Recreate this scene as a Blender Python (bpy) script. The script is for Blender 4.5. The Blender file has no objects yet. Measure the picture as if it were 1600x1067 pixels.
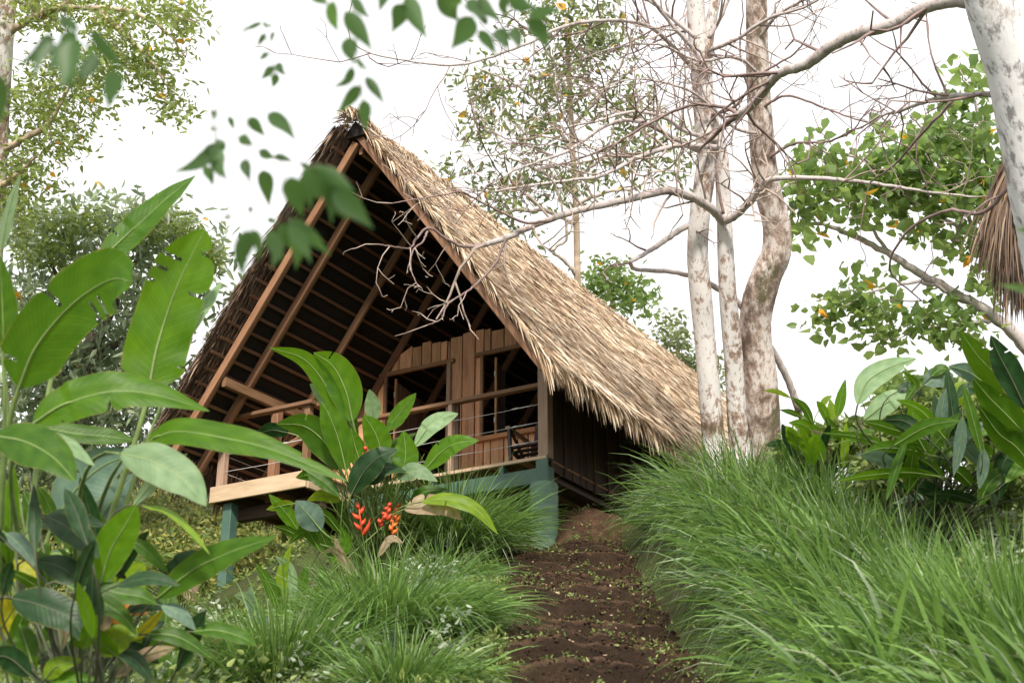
import bpy, math, random
import numpy as np
from mathutils import Vector
random.seed(7)
RNG = np.random.default_rng(11)
SC = bpy.context.scene
COL = SC.collection

# ------------------------------------------------------------------ camera, world, sun, exposure
YAW, PITCH, FPX = 0.531, 0.383, 2160.0
CAM = np.array([8.147, -14.719, -5.193])
FW = np.array([-math.sin(YAW)*math.cos(PITCH), math.cos(YAW)*math.cos(PITCH), math.sin(PITCH)])
RT = np.array([math.cos(YAW), math.sin(YAW), 0.0])
UP = np.cross(RT, FW)
cd = bpy.data.cameras.new('camera')
cam = bpy.data.objects.new('camera', cd); COL.objects.link(cam)
cam.location = CAM.tolist()
cam.rotation_euler = (math.pi/2+PITCH, 0, YAW)
cd.sensor_width = 36.0
cd.lens = FPX/1600*36
cd.clip_start = 0.1; cd.clip_end = 800
cd.dof.use_dof = True; cd.dof.focus_distance = 17.0; cd.dof.aperture_fstop = 3.2
SC.camera = cam

SUN_EL, SUN_AZ = math.radians(36), math.radians(-58)      # azimuth measured from +x, seen from above
sd = Vector((math.cos(SUN_EL)*math.cos(SUN_AZ), math.cos(SUN_EL)*math.sin(SUN_AZ), math.sin(SUN_EL)))
world = bpy.data.worlds.new('World'); SC.world = world; world.use_nodes = True
nt = world.node_tree; nt.nodes.clear()
sky = nt.nodes.new('ShaderNodeTexSky'); sky.sky_type = 'NISHITA'; sky.sun_disc = False
sky.sun_elevation = SUN_EL; sky.sun_rotation = math.pi/2 - SUN_AZ
sky.dust_density = 4.0; sky.air_density = 1.0
mx = nt.nodes.new('ShaderNodeMix'); mx.data_type = 'RGBA'; mx.inputs[0].default_value = 0.9
mx.inputs[7].default_value = (12.6, 12.5, 12.4, 1)       # the white overcast layer
bg = nt.nodes.new('ShaderNodeBackground'); bg.inputs[1].default_value = 0.047
wo = nt.nodes.new('ShaderNodeOutputWorld')
nt.links.new(sky.outputs[0], mx.inputs[6]); nt.links.new(mx.outputs[2], bg.inputs[0]); nt.links.new(bg.outputs[0], wo.inputs[0])
sl = bpy.data.lights.new('sun', 'SUN'); sl.energy = 2.3; sl.angle = math.radians(8); sl.color = (1, 0.93, 0.82)
so = bpy.data.objects.new('sun', sl); COL.objects.link(so); so.rotation_euler = sd.to_track_quat('Z', 'Y').to_euler()
so.location = (5, -10, 20)
SC.view_settings.view_transform = 'Standard'; SC.view_settings.look = 'None'
SC.view_settings.exposure = 1.30; SC.view_settings.gamma = 1
SC.render.engine = 'CYCLES'
SC.cycles.max_bounces = 6; SC.cycles.transparent_max_bounces = 4

# ------------------------------------------------------------------ helpers
def W(px, py, D):
    return CAM + D*(FW + (px-800)/FPX*RT - (py-533.5)/FPX*UP)
HF = np.array([-math.sin(YAW), math.cos(YAW)])
HR = np.array([math.cos(YAW), math.sin(YAW)])
def sr_to_xy(s, r):
    return CAM[0]+s*HF[0]+r*HR[0], CAM[1]+s*HF[1]+r*HR[1]
def xy_to_sr(x, y):
    dx, dy = x-CAM[0], y-CAM[1]
    return dx*HF[0]+dy*HF[1], dx*HR[0]+dy*HR[1]
def sstep(a, b, x):
    t = np.clip((x-a)/(b-a), 0, 1); return t*t*(3-2*t)
def lump(x, y):
    return (0.05*np.sin(x*1.7+y*.6)+0.04*np.sin(y*2.3-x*1.1+1)+0.02*np.sin(x*5.1+2)*np.sin(y*4.7)
            + 0.012*np.sin(x*11+y*3)*np.sin(y*13.-x*2))
def ground_sr(s, r):
    s = np.asarray(s, float); r = np.asarray(r, float)
    P = np.where(s < 9, -3.9+(np.maximum(s, -4)-9)*.33, -3.9+(s-9)*.368)
    P = np.minimum(P, -0.93)
    Lf = -4.65+(np.maximum(s, -4)-7)*.27
    Lf = np.where(s > 18, -1.68+(s-18)*.47, Lf)
    Lf = np.minimum(Lf, 3.2)
    lw = np.where(s > 16, sstep(-2.2, -4.6, r), sstep(-.6, -3.0, r))
    lw = sstep(-.6, -3.0, r)*(1-sstep(15, 18, s)) + sstep(-2.2, -4.6, r)*sstep(15, 18, s)
    z = P*(1-lw)+Lf*lw
    z = z + .62*sstep(1.15, 2.1, r)*(1-sstep(13.5, 16.5, s)*.85)*(.25+.75*sstep(7.5, 12.5, s))
    # hump of soil beside the round column
    z = z + .12*np.exp(-((s-16.9)**2/.25+(r-.9)**2/.16)) - .28*np.exp(-((s-16.6)**2/.1+(r-.36)**2/.08))
    x, y = sr_to_xy(s, r)
    far = sstep(40, 120, np.abs(s))
    return z+lump(x, y)*(1-far) - 6*sstep(45, 160, s)
def vnoise(x, y, sc, seed=0):
    """value noise on a lattice, -1..1"""
    x = np.asarray(x)*sc; y = np.asarray(y)*sc; xi = np.floor(x).astype(int); yi = np.floor(y).astype(int); fx = x-xi; fy = y-yi
    fx = fx*fx*(3-2*fx); fy = fy*fy*(3-2*fy)
    h = lambda i, j: (np.sin((i*127.1+j*311.7+seed*74.7))*43758.5453) % 1.0
    return ((h(xi, yi)*(1-fx)+h(xi+1, yi)*fx)*(1-fy)+(h(xi, yi+1)*(1-fx)+h(xi+1, yi+1)*fx)*fy)*2-1
def gz(x, y):
    s, r = xy_to_sr(x, y); return float(ground_sr(s, r))

def meta(o, label=None, cat=None, group=None, kind=None):
    if label: o['label'] = label
    if cat: o['category'] = cat
    if group: o['group'] = group
    if kind: o['kind'] = kind
    return o
def thing(name, loc, label, cat, group=None):
    o = bpy.data.objects.new(name, None); COL.objects.link(o); o.location = [float(v) for v in loc]
    o.empty_display_size = .2
    return meta(o, label, cat, group)
def world_loc(o):
    v = np.zeros(3)
    while o is not None:
        v += np.array(o.location); o = o.parent
    return v
def mesh_obj(name, V, F, mat, parent=None, tone=None, uv=None, smooth=False, kind=None):
    """V (n,3) world coordinates, F array (m,k) or list of tuples"""
    V = np.asarray(V, float)
    off = world_loc(parent) if parent is not None else np.zeros(3)
    me = bpy.data.meshes.new(name)
    if isinstance(F, np.ndarray):
        m, k = F.shape
        me.vertices.add(len(V)); me.vertices.foreach_set('co', (V-off).astype(np.float32).ravel())
        me.loops.add(m*k); me.loops.foreach_set('vertex_index', F.astype(np.int32).ravel())
        me.polygons.add(m); me.polygons.foreach_set('loop_start', np.arange(0, m*k, k, dtype=np.int32))
        me.polygons.foreach_set('loop_total', np.full(m, k, dtype=np.int32))
        me.update(calc_edges=True)
    else:
        me.from_pydata((V-off).tolist(), [], F); me.update()
    if tone is not None:
        a = me.attributes.new('tone', 'FLOAT', 'POINT'); a.data.foreach_set('value', np.asarray(tone, np.float32))
    if uv is not None:
        l = me.uv_layers.new(name='UVMap')
        idx = np.zeros(len(me.loops), np.int32); me.loops.foreach_get('vertex_index', idx)
        l.data.foreach_set('uv', np.asarray(uv, np.float32)[idx].ravel())
    if smooth: me.polygons.foreach_set('use_smooth', np.ones(len(me.polygons), bool))
    me.materials.append(mat)
    o = bpy.data.objects.new(name, me); COL.objects.link(o)
    if parent is not None: o.parent = parent
    if kind: o['kind'] = kind
    return o

class Acc:
    """collects pieces into one mesh"""
    def __init__(s): s.V = []; s.F = []; s.T = []; s.U = []; s.n = 0
    def add(s, V, F, tone=0.5, uv=None):
        V = np.asarray(V, float); F = np.asarray(F)
        s.V.append(V); s.F.append(F+s.n)
        s.T.append(np.full(len(V), tone) if np.isscalar(tone) else np.asarray(tone))
        s.U.append(np.zeros((len(V), 2)) if uv is None else np.asarray(uv)); s.n += len(V)
    def build(s, name, mat, parent=None, smooth=False, kind=None):
        return mesh_obj(name, np.concatenate(s.V), np.concatenate(s.F), mat, parent,
                        np.concatenate(s.T), np.concatenate(s.U), smooth, kind)

def norm(v):
    v = np.asarray(v, float); return v/np.maximum(np.linalg.norm(v, axis=-1, keepdims=True), 1e-9)
def spline(P, n):
    P = np.asarray(P, float)
    if len(P) == 2: P = np.array([P[0], P[0]*.5+P[1]*.5, P[1]])
    Q = np.vstack([2*P[0]-P[1], P, 2*P[-1]-P[-2]])
    t = np.linspace(0, len(P)-1-1e-6, n); i = t.astype(int); f = (t-i)[:, None]
    a, b, c, d = Q[i], Q[i+1], Q[i+2], Q[i+3]
    return .5*((2*b)+(-a+c)*f+(2*a-5*b+4*c-d)*f**2+(-a+3*b-3*c+d)*f**3)
def tube(P, R, sides=8, bump=0.0, cap=True):
    """quads of a tube along polyline P with radii R"""
    P = np.asarray(P, float); n = len(P); R = np.broadcast_to(np.asarray(R, float), (n,))
    T = norm(np.gradient(P, axis=0))
    ref = np.array([0, 0, 1.]) if abs(T[0][2]) < .8 else np.array([1., 0, 0])
    A = norm(np.cross(T, ref)); B = np.cross(T, A)
    an = np.linspace(0, 2*np.pi, sides, endpoint=False)
    rr = R[:, None]*(1+bump*RNG.normal(size=(n, sides)))
    V = P[:, None, :]+rr[..., None]*(np.cos(an)[None, :, None]*A[:, None, :]+np.sin(an)[None, :, None]*B[:, None, :])
    V = V.reshape(-1, 3)
    i = np.arange(n-1)[:, None]*sides; j = np.arange(sides)[None, :]; k = (j+1) % sides
    F = np.stack([i+j, i+k, i+sides+k, i+sides+j], -1).reshape(-1, 4)
    L = np.concatenate([[0], np.cumsum(np.linalg.norm(np.diff(P, axis=0), axis=1))])
    uv = np.stack([np.repeat(L, sides), np.tile(an/(2*np.pi), n)], -1)
    if cap:
        c0 = len(V); V = np.vstack([V, P[0], P[-1]]); uv = np.vstack([uv, [0, 0], [L[-1], 0]])
        jj = np.arange(0, sides, 2); 
        F1 = np.stack([np.full(len(jj), c0), (jj+2) % sides, (jj+1) % sides, jj], -1) if sides % 2 == 0 else None
        if F1 is not None:
            o = (n-1)*sides
            F2 = np.stack([np.full(len(jj), c0+1), o+jj, o+(jj+1) % sides, o+(jj+2) % sides], -1)
            F = np.vstack([F, F1, F2])
    return V, F, uv
def beam(name, A, B, w, h, mat, parent, up=(0, 0, 1), ch=.006, kind=None):
    """timber from A to B: chamfered section w (sideways) by h (along up)"""
    A = np.asarray(A, float); B = np.asarray(B, float)
    t = norm(B-A)
    if abs(t@norm(np.asarray(up, float))) > .96: up = (0, 1, 0)
    s = norm(np.cross(t, np.asarray(up, float))); u = np.cross(s, t)
    c = min(ch, w*.25, h*.25); a, b = w/2, h/2
    sec = [(a-c, -b), (a, -b+c), (a, b-c), (a-c, b), (-a+c, b), (-a, b-c), (-a, -b+c), (-a+c, -b)]
    V = [A+s*x+u*y for x, y in sec]+[B+s*x+u*y for x, y in sec]
    L = np.linalg.norm(B-A)
    ph = RNG.random()*10
    uv = [(ph, i*.07) for i in range(8)]+[(ph+L, i*.07) for i in range(8)]
    F = [(i, (i+1) % 8, 8+(i+1) % 8, 8+i) for i in range(8)]+[tuple(range(7, -1, -1)), tuple(range(8, 16))]
    return mesh_obj(name, V, F, mat, parent, tone=np.full(16, RNG.random()), uv=np.array(uv), kind=kind)

# ------------------------------------------------------------------ materials
def mat(name):
    m = bpy.data.materials.new(name); m.use_nodes = True
    n = m.node_tree; n.nodes.clear(); return m, n
def N(n, typ, **kw):
    x = n.nodes.new(typ)
    for k, v in kw.items():
        if k.startswith('i_'): x.inputs[int(k[2:])].default_value = v
        else: setattr(x, k, v)
    return x
def ramp(n, stops, interp='LINEAR'):
    r = n.nodes.new('ShaderNodeValToRGB'); r.color_ramp.interpolation = interp
    e = r.color_ramp.elements
    while len(e) < len(stops): e.new(.5)
    for k, (p, c) in zip(e, stops): k.position = p; k.color = (*c, 1)
    return r
def mixc(n, fac, a, b, blend='MIX'):
    x = n.nodes.new('ShaderNodeMix'); x.data_type = 'RGBA'; x.blend_type = blend
    for i, v in ((0, fac), (6, a), (7, b)):
        if hasattr(v, 'is_linked') or hasattr(v, 'links'): n.links.new(v, x.inputs[i])
        elif isinstance(v, (int, float)): x.inputs[i].default_value = v
        else: x.inputs[i].default_value = (*v, 1)
    return x.outputs[2]
def mth(n, op, a, b=0.0, clamp=False):
    x = n.nodes.new('ShaderNodeMath'); x.operation = op; x.use_clamp = clamp
    for i, v in ((0, a), (1, b)):
        if hasattr(v, 'links'): n.links.new(v, x.inputs[i])
        else: x.inputs[i].default_value = v
    return x.outputs[0]
def scaled(n, src, sc):
    x = n.nodes.new('ShaderNodeMapping'); x.inputs[3].default_value = sc; n.links.new(src, x.inputs[0]); return x.outputs[0]
def noise(n, vec, scale, detail=3, rough=.55):
    x = N(n, 'ShaderNodeTexNoise'); x.inputs['Scale'].default_value = scale; x.inputs['Detail'].default_value = detail
    x.inputs['Roughness'].default_value = rough; n.links.new(vec, x.inputs['Vector']); return x.outputs[0]
def finish(m, n, color, rough=.6, bump=None, bstr=.3, bdist=.01, transl=0.0, tcol=None, spec=.5):
    p = N(n, 'ShaderNodeBsdfPrincipled'); o = N(n, 'ShaderNodeOutputMaterial')
    if hasattr(color, 'links'): n.links.new(color, p.inputs['Base Color'])
    else: p.inputs['Base Color'].default_value = (*color, 1)
    if hasattr(rough, 'links'): n.links.new(rough, p.inputs['Roughness'])
    else: p.inputs['Roughness'].default_value = rough
    p.inputs['Specular IOR Level'].default_value = spec
    if bump is not None:
        b = N(n, 'ShaderNodeBump'); b.inputs['Strength'].default_value = bstr; b.inputs['Distance'].default_value = bdist
        n.links.new(bump, b.inputs['Height']); n.links.new(b.outputs[0], p.inputs['Normal'])
    last = p.outputs[0]
    if transl > 0:
        t = N(n, 'ShaderNodeBsdfTranslucent')
        tc = tcol if tcol is not None else color
        if hasattr(tc, 'links'): n.links.new(tc, t.inputs[0])
        else: t.inputs[0].default_value = (*tc, 1)
        ms = N(n, 'ShaderNodeMixShader'); ms.inputs[0].default_value = transl
        n.links.new(last, ms.inputs[1]); n.links.new(t.outputs[0], ms.inputs[2]); last = ms.outputs[0]
    n.links.new(last, o.inputs[0]); return m
def tone_node(n): 
    x = N(n, 'ShaderNodeAttribute'); x.attribute_name = 'tone'; return x.outputs['Fac']
def objrand(n): return N(n, 'ShaderNodeObjectInfo').outputs['Random']
def uvn(n): return N(n, 'ShaderNodeTexCoord').outputs['UV']
def objc(n): return N(n, 'ShaderNodeNewGeometry').outputs['Position']

def wood(name, dark, mid, light, rough=.75, knots=True, spread=.5):
    m, n = mat(name)
    g = scaled(n, uvn(n), (1.2, 26, 1)); a = noise(n, g, 2.2, 5, .62)
    g2 = scaled(n, uvn(n), (.9, 5, 1)); b = noise(n, g2, 1.7, 3)
    f = mth(n, 'ADD', mth(n, 'MULTIPLY', a, .6), mth(n, 'MULTIPLY', b, .5))
    r = ramp(n, [(.3, dark), (.52, mid), (.78, light)]); n.links.new(f, r.inputs[0])
    h = N(n, 'ShaderNodeHueSaturation'); n.links.new(r.outputs[0], h.inputs['Color'])
    v = mth(n, 'ADD', mth(n, 'MULTIPLY', objrand(n), spread), 1-spread/2); n.links.new(v, h.inputs['Value'])
    hh = mth(n, 'ADD', mth(n, 'MULTIPLY', tone_node(n), .014), .497); n.links.new(hh, h.inputs['Hue'])
    return finish(m, n, h.outputs[0], rough, a, .35, .006)
M = {}
M['board'] = wood('wall_wood', (.20, .085, .042), (.62, .32, .175), (.82, .50, .32))
M['timber'] = wood('frame_wood', (.10, .045, .023), (.23, .115, .062), (.36, .20, .115))
M['pale'] = wood('pale_wood', (.33, .22, .14), (.50, .36, .24), (.62, .48, .34), spread=.2)
M['side'] = wood('shaded_side_wood', (.02, .012, .008), (.05, .028, .018), (.10, .055, .035))  # near-black wood: the shade under the eave is put into its colour
M['purlin'] = wood('purlin_wood', (.07, .032, .02), (.15, .072, .042), (.24, .13, .08))
M['grey_wood'] = wood('weathered_wood', (.17, .10, .07), (.34, .225, .165), (.50, .36, .28), spread=.25)
M['dark_wood'] = wood('dark_wood', (.035, .02, .014), (.07, .04, .028), (.11, .065, .045))
M['orange_wood'] = wood('orange_wood', (.22, .10, .045), (.42, .20, .09), (.55, .3, .15))

def paint():
    m, n = mat('green_paint')
    c = noise(n, objc(n), 3, 4); d = noise(n, objc(n), 60, 3)
    r = ramp(n, [(.3, (.045, .10, .075)), (.7, (.072, .145, .108))]); n.links.new(c, r.inputs[0])
    st = ramp(n, [(.0, (0, 0, 0)), (.68, (0, 0, 0)), (.78, (1, 1, 1))]); n.links.new(noise(n, scaled(n, objc(n), (6, 6, 1.2)), 2, 4), st.inputs[0])
    col = mixc(n, mth(n, 'MULTIPLY', st.outputs[0], .35), r.outputs[0], (.2, .25, .22))
    return finish(m, n, col, .55, d, .25, .004)
M['green'] = paint()

def column_mat():
    m, n = mat('green_ribbed_paint')
    w = N(n, 'ShaderNodeTexWave', wave_type='BANDS', bands_direction='Z'); w.inputs['Scale'].default_value = 4.3
    w.inputs['Distortion'].default_value = 1.2; w.inputs['Detail'].default_value = 2; n.links.new(objc(n), w.inputs[0])
    c = noise(n, objc(n), 5, 5); d = noise(n, objc(n), 45, 4)
    r = ramp(n, [(.3, (.10, .185, .135)), (.7, (.175, .29, .21))]); n.links.new(c, r.inputs[0])
    sp = ramp(n, [(.70, (0, 0, 0)), (.76, (1, 1, 1))]); n.links.new(noise(n, objc(n), 22, 2), sp.inputs[0])
    col = mixc(n, mth(n, 'MULTIPLY', sp.outputs[0], .5), r.outputs[0], (.3, .36, .32))
    h = mth(n, 'ADD', mth(n, 'MULTIPLY', w.outputs[1], .7), mth(n, 'MULTIPLY', d, .6))
    return finish(m, n, col, .65, h, .3, .012)
M['column'] = column_mat()

def thatch_mat(name, stops, transl=0.12):
    m, n = mat(name)
    r = ramp(n, stops); n.links.new(tone_node(n), r.inputs[0])
    a = noise(n, objc(n), 1.1, 4)
    h = N(n, 'ShaderNodeHueSaturation'); n.links.new(r.outputs[0], h.inputs['Color'])
    n.links.new(mth(n, 'ADD', mth(n, 'MULTIPLY', a, .5), .75), h.inputs['Value'])
    return finish(m, n, h.outputs[0], .6, transl=transl, spec=.4)
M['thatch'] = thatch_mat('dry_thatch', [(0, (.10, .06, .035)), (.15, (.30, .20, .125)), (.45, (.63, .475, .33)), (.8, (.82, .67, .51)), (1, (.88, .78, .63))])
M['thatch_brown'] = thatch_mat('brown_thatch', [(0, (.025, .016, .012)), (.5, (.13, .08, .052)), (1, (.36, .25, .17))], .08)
M['twig_mid'] = None
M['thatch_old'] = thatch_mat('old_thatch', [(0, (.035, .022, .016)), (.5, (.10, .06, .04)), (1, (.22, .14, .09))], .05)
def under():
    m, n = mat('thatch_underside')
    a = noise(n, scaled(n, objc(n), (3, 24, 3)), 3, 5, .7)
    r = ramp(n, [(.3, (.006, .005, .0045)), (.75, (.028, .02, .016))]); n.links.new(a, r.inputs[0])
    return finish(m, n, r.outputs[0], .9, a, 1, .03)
M['under'] = under()

def leafm(name, dark, light, transl=.35, tlight=None, rough=.45, spec=.4):
    m, n = mat(name)
    r = ramp(n, [(0, dark), (1, light)]); n.links.new(tone_node(n), r.inputs[0])
    t = tlight or tuple(min(1, c*1.9) for c in light)
    tcol = mixc(n, .5, r.outputs[0], t)
    return finish(m, n, r.outputs[0], rough, transl=transl, tcol=tcol, spec=spec)
M['grass'] = leafm('grass_blades', (.012, .044, .015), (.19, .33, .075), .34, (.32, .52, .08), .38, .5)
M['grass_dry'] = leafm('pale_grass', (.16, .22, .12), (.42, .46, .30), .3, None, .5)
M['leaf_warm'] = leafm('warm_tree_leaf', (.08, .14, .04), (.32, .42, .13), .5, (.55, .6, .12))
M['leaf_broad'] = leafm('broad_tree_leaf', (.06, .13, .04), (.24, .36, .11), .55, (.50, .66, .16))
M['leaf_grey'] = leafm('grey_tree_leaf', (.07, .12, .06), (.42, .50, .32), .45, (.45, .55, .25), .38, .6)
M['leaf_sparse'] = leafm('sparse_tree_leaf', (.06, .09, .055), (.27, .33, .12), .4, (.45, .5, .15))
M['leaf_yellow'] = leafm('yellow_leaf', (.5, .32, .05), (.85, .35, .03), .4)
M['weed'] = leafm('weed_leaf', (.05, .10, .025), (.26, .32, .09), .3)
M['weed_silver'] = leafm('silver_weed_leaf', (.14, .19, .12), (.42, .47, .36), .25)
M['weed_yellow'] = leafm('sunny_cover_leaf', (.10, .14, .03), (.50, .48, .14), .35)
M['litter'] = leafm('dead_leaf', (.12, .06, .035), (.50, .36, .24), .1)
M['front_leaf'] = leafm('near_leaf', (.045, .095, .035), (.07, .15, .045), .5, (.20, .36, .07))

def bigleaf(name, dark, light, mid, transl=.35, tl=None, rough=.42, edge=(.24, .20, .05)):
    m, n = mat(name)
    uv = uvn(n); sep = N(n, 'ShaderNodeSeparateXYZ'); n.links.new(uv, sep.inputs[0])
    u = sep.outputs[0]; v = mth(n, 'ABSOLUTE', mth(n, 'SUBTRACT', sep.outputs[1], .5))   # 0 midrib .. .5 edge
    ph = mth(n, 'SUBTRACT', mth(n, 'MULTIPLY', u, 120), mth(n, 'MULTIPLY', v, 34))
    vein = mth(n, 'SINE', ph)
    vein2 = mth(n, 'SINE', mth(n, 'MULTIPLY', ph, .31))
    nz = noise(n, scaled(n, uv, (2.2, 1.5, 1)), 2.5, 4)
    f = mth(n, 'ADD', mth(n, 'ADD', mth(n, 'MULTIPLY', nz, .9), mth(n, 'MULTIPLY', mth(n, 'POWER', mth(n, 'ABSOLUTE', vein), 6), -.13)), mth(n, 'MULTIPLY', vein2, .05))
    r = ramp(n, [(.2, dark), (.75, light)]); n.links.new(f, r.inputs[0])
    c = mixc(n, mth(n, 'LESS_THAN', v, .016), r.outputs[0], mid)
    em = ramp(n, [(.465, (0, 0, 0)), (.498, (1, 1, 1))]); n.links.new(v, em.inputs[0])
    en = ramp(n, [(.44, (0, 0, 0)), (.56, (1, 1, 1))]); n.links.new(noise(n, uv, 9, 4), en.inputs[0])
    c = mixc(n, mth(n, 'MULTIPLY', em.outputs[0], en.outputs[0]), c, edge)
    h = N(n, 'ShaderNodeHueSaturation'); n.links.new(c, h.inputs['Color'])
    n.links.new(mth(n, 'ADD', mth(n, 'MULTIPLY', objrand(n), .4), .8), h.inputs['Value'])
    t = mixc(n, .6, h.outputs[0], tl or tuple(min(1, x*1.8) for x in light))
    return finish(m, n, h.outputs[0], rough, mth(n, 'ADD', vein, mth(n, 'MULTIPLY', vein2, .6)), .12, .002, transl, t, .22)
M['L_bright'] = bigleaf('bright_big_leaf', (.045, .135, .008), (.125, .27, .016), (.20, .34, .05), .5, (.32, .58, .01))
M['L_mid'] = bigleaf('green_big_leaf', (.028, .082, .008), (.075, .165, .014), (.15, .26, .05), .42, (.20, .40, .01))
M['L_dark'] = bigleaf('dark_big_leaf', (.012, .036, .012), (.03, .08, .024), (.07, .14, .05), .15, (.05, .15, .02))
M['L_pale'] = bigleaf('pale_leaf_underside', (.15, .25, .13), (.29, .41, .22), (.38, .48, .27), .35, (.42, .58, .20), .5)
M['L_grey'] = bigleaf('grey_leaf_underside', (.08, .14, .105), (.16, .24, .18), (.26, .35, .27), .25, (.25, .40, .22), .5)
M['L_lime'] = bigleaf('lime_big_leaf', (.12, .24, .015), (.28, .40, .03), (.34, .44, .08), .45, (.55, .70, .03))
M['L_yellow'] = bigleaf('yellowing_leaf', (.26, .33, .02), (.60, .48, .03), (.6, .5, .12), .45, (.9, .75, .04), edge=(.6, .25, .02))
M['L_dry'] = bigleaf('dried_leaf', (.25, .17, .10), (.55, .46, .32), (.5, .4, .28), .25, (.6, .5, .3), .7, edge=(.3, .16, .07))
M['L_rust'] = bigleaf('rusty_leaf', (.45, .16, .03), (.75, .30, .05), (.6, .4, .2), .3, (.9, .4, .05), edge=(.3, .1, .03))
def simple(name, c, rough=.6, sc=8, var=.25, metal=0, transl=0, bd=.01):
    m, n = mat(name); a = noise(n, objc(n), sc, 5)
    r = ramp(n, [(.3, tuple(x*(1-var) for x in c)), (.7, tuple(min(1, x*(1+var)) for x in c))]); n.links.new(a, r.inputs[0])
    finish(m, n, r.outputs[0], rough, a, .4, bd, transl)
    return m
M['stem'] = simple('green_stem', (.16, .23, .07), .5, 5, .35)
M['stem_dark'] = simple('dark_stem', (.07, .08, .04), .6, 6, .4)
M['bract'] = simple('orange_red_bract', (.66, .085, .03), .4, 9, .2, transl=.25)
M['bract_orange'] = simple('orange_bract', (.70, .17, .03), .4, 9, .2, transl=.25)
M['pink'] = simple('pink_flower', (.75, .04, .12), .5, 20, .3)
M['steel'] = simple('steel_cable', (.62, .62, .62), .35, 20, .1)
M['black'] = simple('black_chair_paint', (.035, .028, .026), .5, 15, .3)
M['cap'] = simple('grey_hinge_metal', (.5, .48, .42), .4, 20, .2)

def bark(name, base, pale, dark, patch=.5, moss=None, sc=6.5, csc=26, cth=.40):
    m, n = mat(name)
    p = objc(n)
    a = noise(n, scaled(n, p, (1, 1, .6)), sc, 8, .72)
    b = noise(n, scaled(n, p, (1, 1, .22)), csc, 5, .7)
    c = noise(n, p, 2.1, 3)
    r = ramp(n, [(patch-.10, dark), (patch-.02, base), (patch+.03, pale), (1, pale)])
    n.links.new(mth(n, 'ADD', mth(n, 'MULTIPLY', a, .75), mth(n, 'MULTIPLY', c, .28)), r.inputs[0])
    cr = ramp(n, [(cth-.04, (1, 1, 1)), (cth+.04, (0, 0, 0))]); n.links.new(b, cr.inputs[0])
    col = mixc(n, mth(n, 'MULTIPLY', cr.outputs[0], .7), r.outputs[0], dark)
    if moss:
        ms = ramp(n, [(.56, (0, 0, 0)), (.64, (1, 1, 1))]); n.links.new(noise(n, scaled(n, p, (1.5, 1.5, .8)), 1.6, 5, .7), ms.inputs[0])
        col = mixc(n, ms.outputs[0], col, moss)
    return finish(m, n, col, .85, mth(n, 'ADD', a, b), .5, .012)
M['bark_pale'] = bark('pale_mottled_bark', (.36, .26, .21), (.68, .65, .64), (.16, .10, .07), .475, None, 10)
M['bark_rough'] = bark('rough_grey_bark', (.40, .31, .26), (.62, .56, .53), (.13, .09, .07), .54, (.10, .09, .045))
M['bark_near'] = bark('near_white_bark', (.40, .36, .34), (.68, .67, .69), (.06, .05, .045), .44, None, 3.5, 9, .43)
M['limb'] = bark('bare_limb_bark', (.34, .28, .26), (.48, .43, .42), (.17, .12, .11), .46)
M['twig'] = simple('bare_twig_bark', (.24, .165, .155), .8, 7, .4)
M['twig_pale'] = simple('pale_twig_bark', (.52, .45, .40), .8, 9, .3)
M['twig_mid'] = simple('mauve_twig_bark', (.37, .29, .25), .8, 9, .35)
M['trunk_tan'] = simple('tan_bark', (.50, .39, .29), .8, 6, .3)
M['twig_dark'] = simple('dark_twig', (.10, .08, .06), .8, 9, .4)

def soil():
    m, n = mat('dark_soil'); p = objc(n)
    a = noise(n, p, 3, 6, .65); b = noise(n, p, 38, 6, .75); w = noise(n, p, 1.1, 3)
    r = ramp(n, [(.3, (.012, .008, .006)), (.55, (.055, .034, .021)), (.75, (.14, .085, .05))])
    n.links.new(mth(n, 'ADD', mth(n, 'MULTIPLY', a, .5), mth(n, 'MULTIPLY', b, .5)), r.inputs[0])
    # up-facing tops tinted lighter: dry crust, with light on them painted in
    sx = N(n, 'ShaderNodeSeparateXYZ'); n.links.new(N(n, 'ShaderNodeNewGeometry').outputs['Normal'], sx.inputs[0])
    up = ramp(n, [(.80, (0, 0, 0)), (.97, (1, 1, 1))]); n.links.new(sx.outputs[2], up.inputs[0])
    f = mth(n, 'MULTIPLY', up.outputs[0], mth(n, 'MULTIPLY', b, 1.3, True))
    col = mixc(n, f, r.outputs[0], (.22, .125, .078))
    fib = ramp(n, [(.66, (0, 0, 0)), (.72, (1, 1, 1))]); n.links.new(noise(n, scaled(n, p, (30, 12, 60)), 2.2, 4, .7), fib.inputs[0])
    col = mixc(n, mth(n, 'MULTIPLY', fib.outputs[0], .45), col, (.27, .16, .10))
    return finish(m, n, col, .95, b, 1, .06, spec=.12)
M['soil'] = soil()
def turf():
    m, n = mat('leafy_ground'); p = objc(n)
    a = noise(n, p, 1.2, 5); b = noise(n, p, 30, 5, .7)
    r = ramp(n, [(.35, (.05, .035, .02)), (.5, (.06, .075, .025)), (.7, (.13, .16, .05))])
    n.links.new(mth(n, 'ADD', mth(n, 'MULTIPLY', a, .5), mth(n, 'MULTIPLY', b, .5)), r.inputs[0])
    return finish(m, n, r.outputs[0], .9, b, 1, .06, spec=.2)
M['turf'] = turf()

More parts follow.
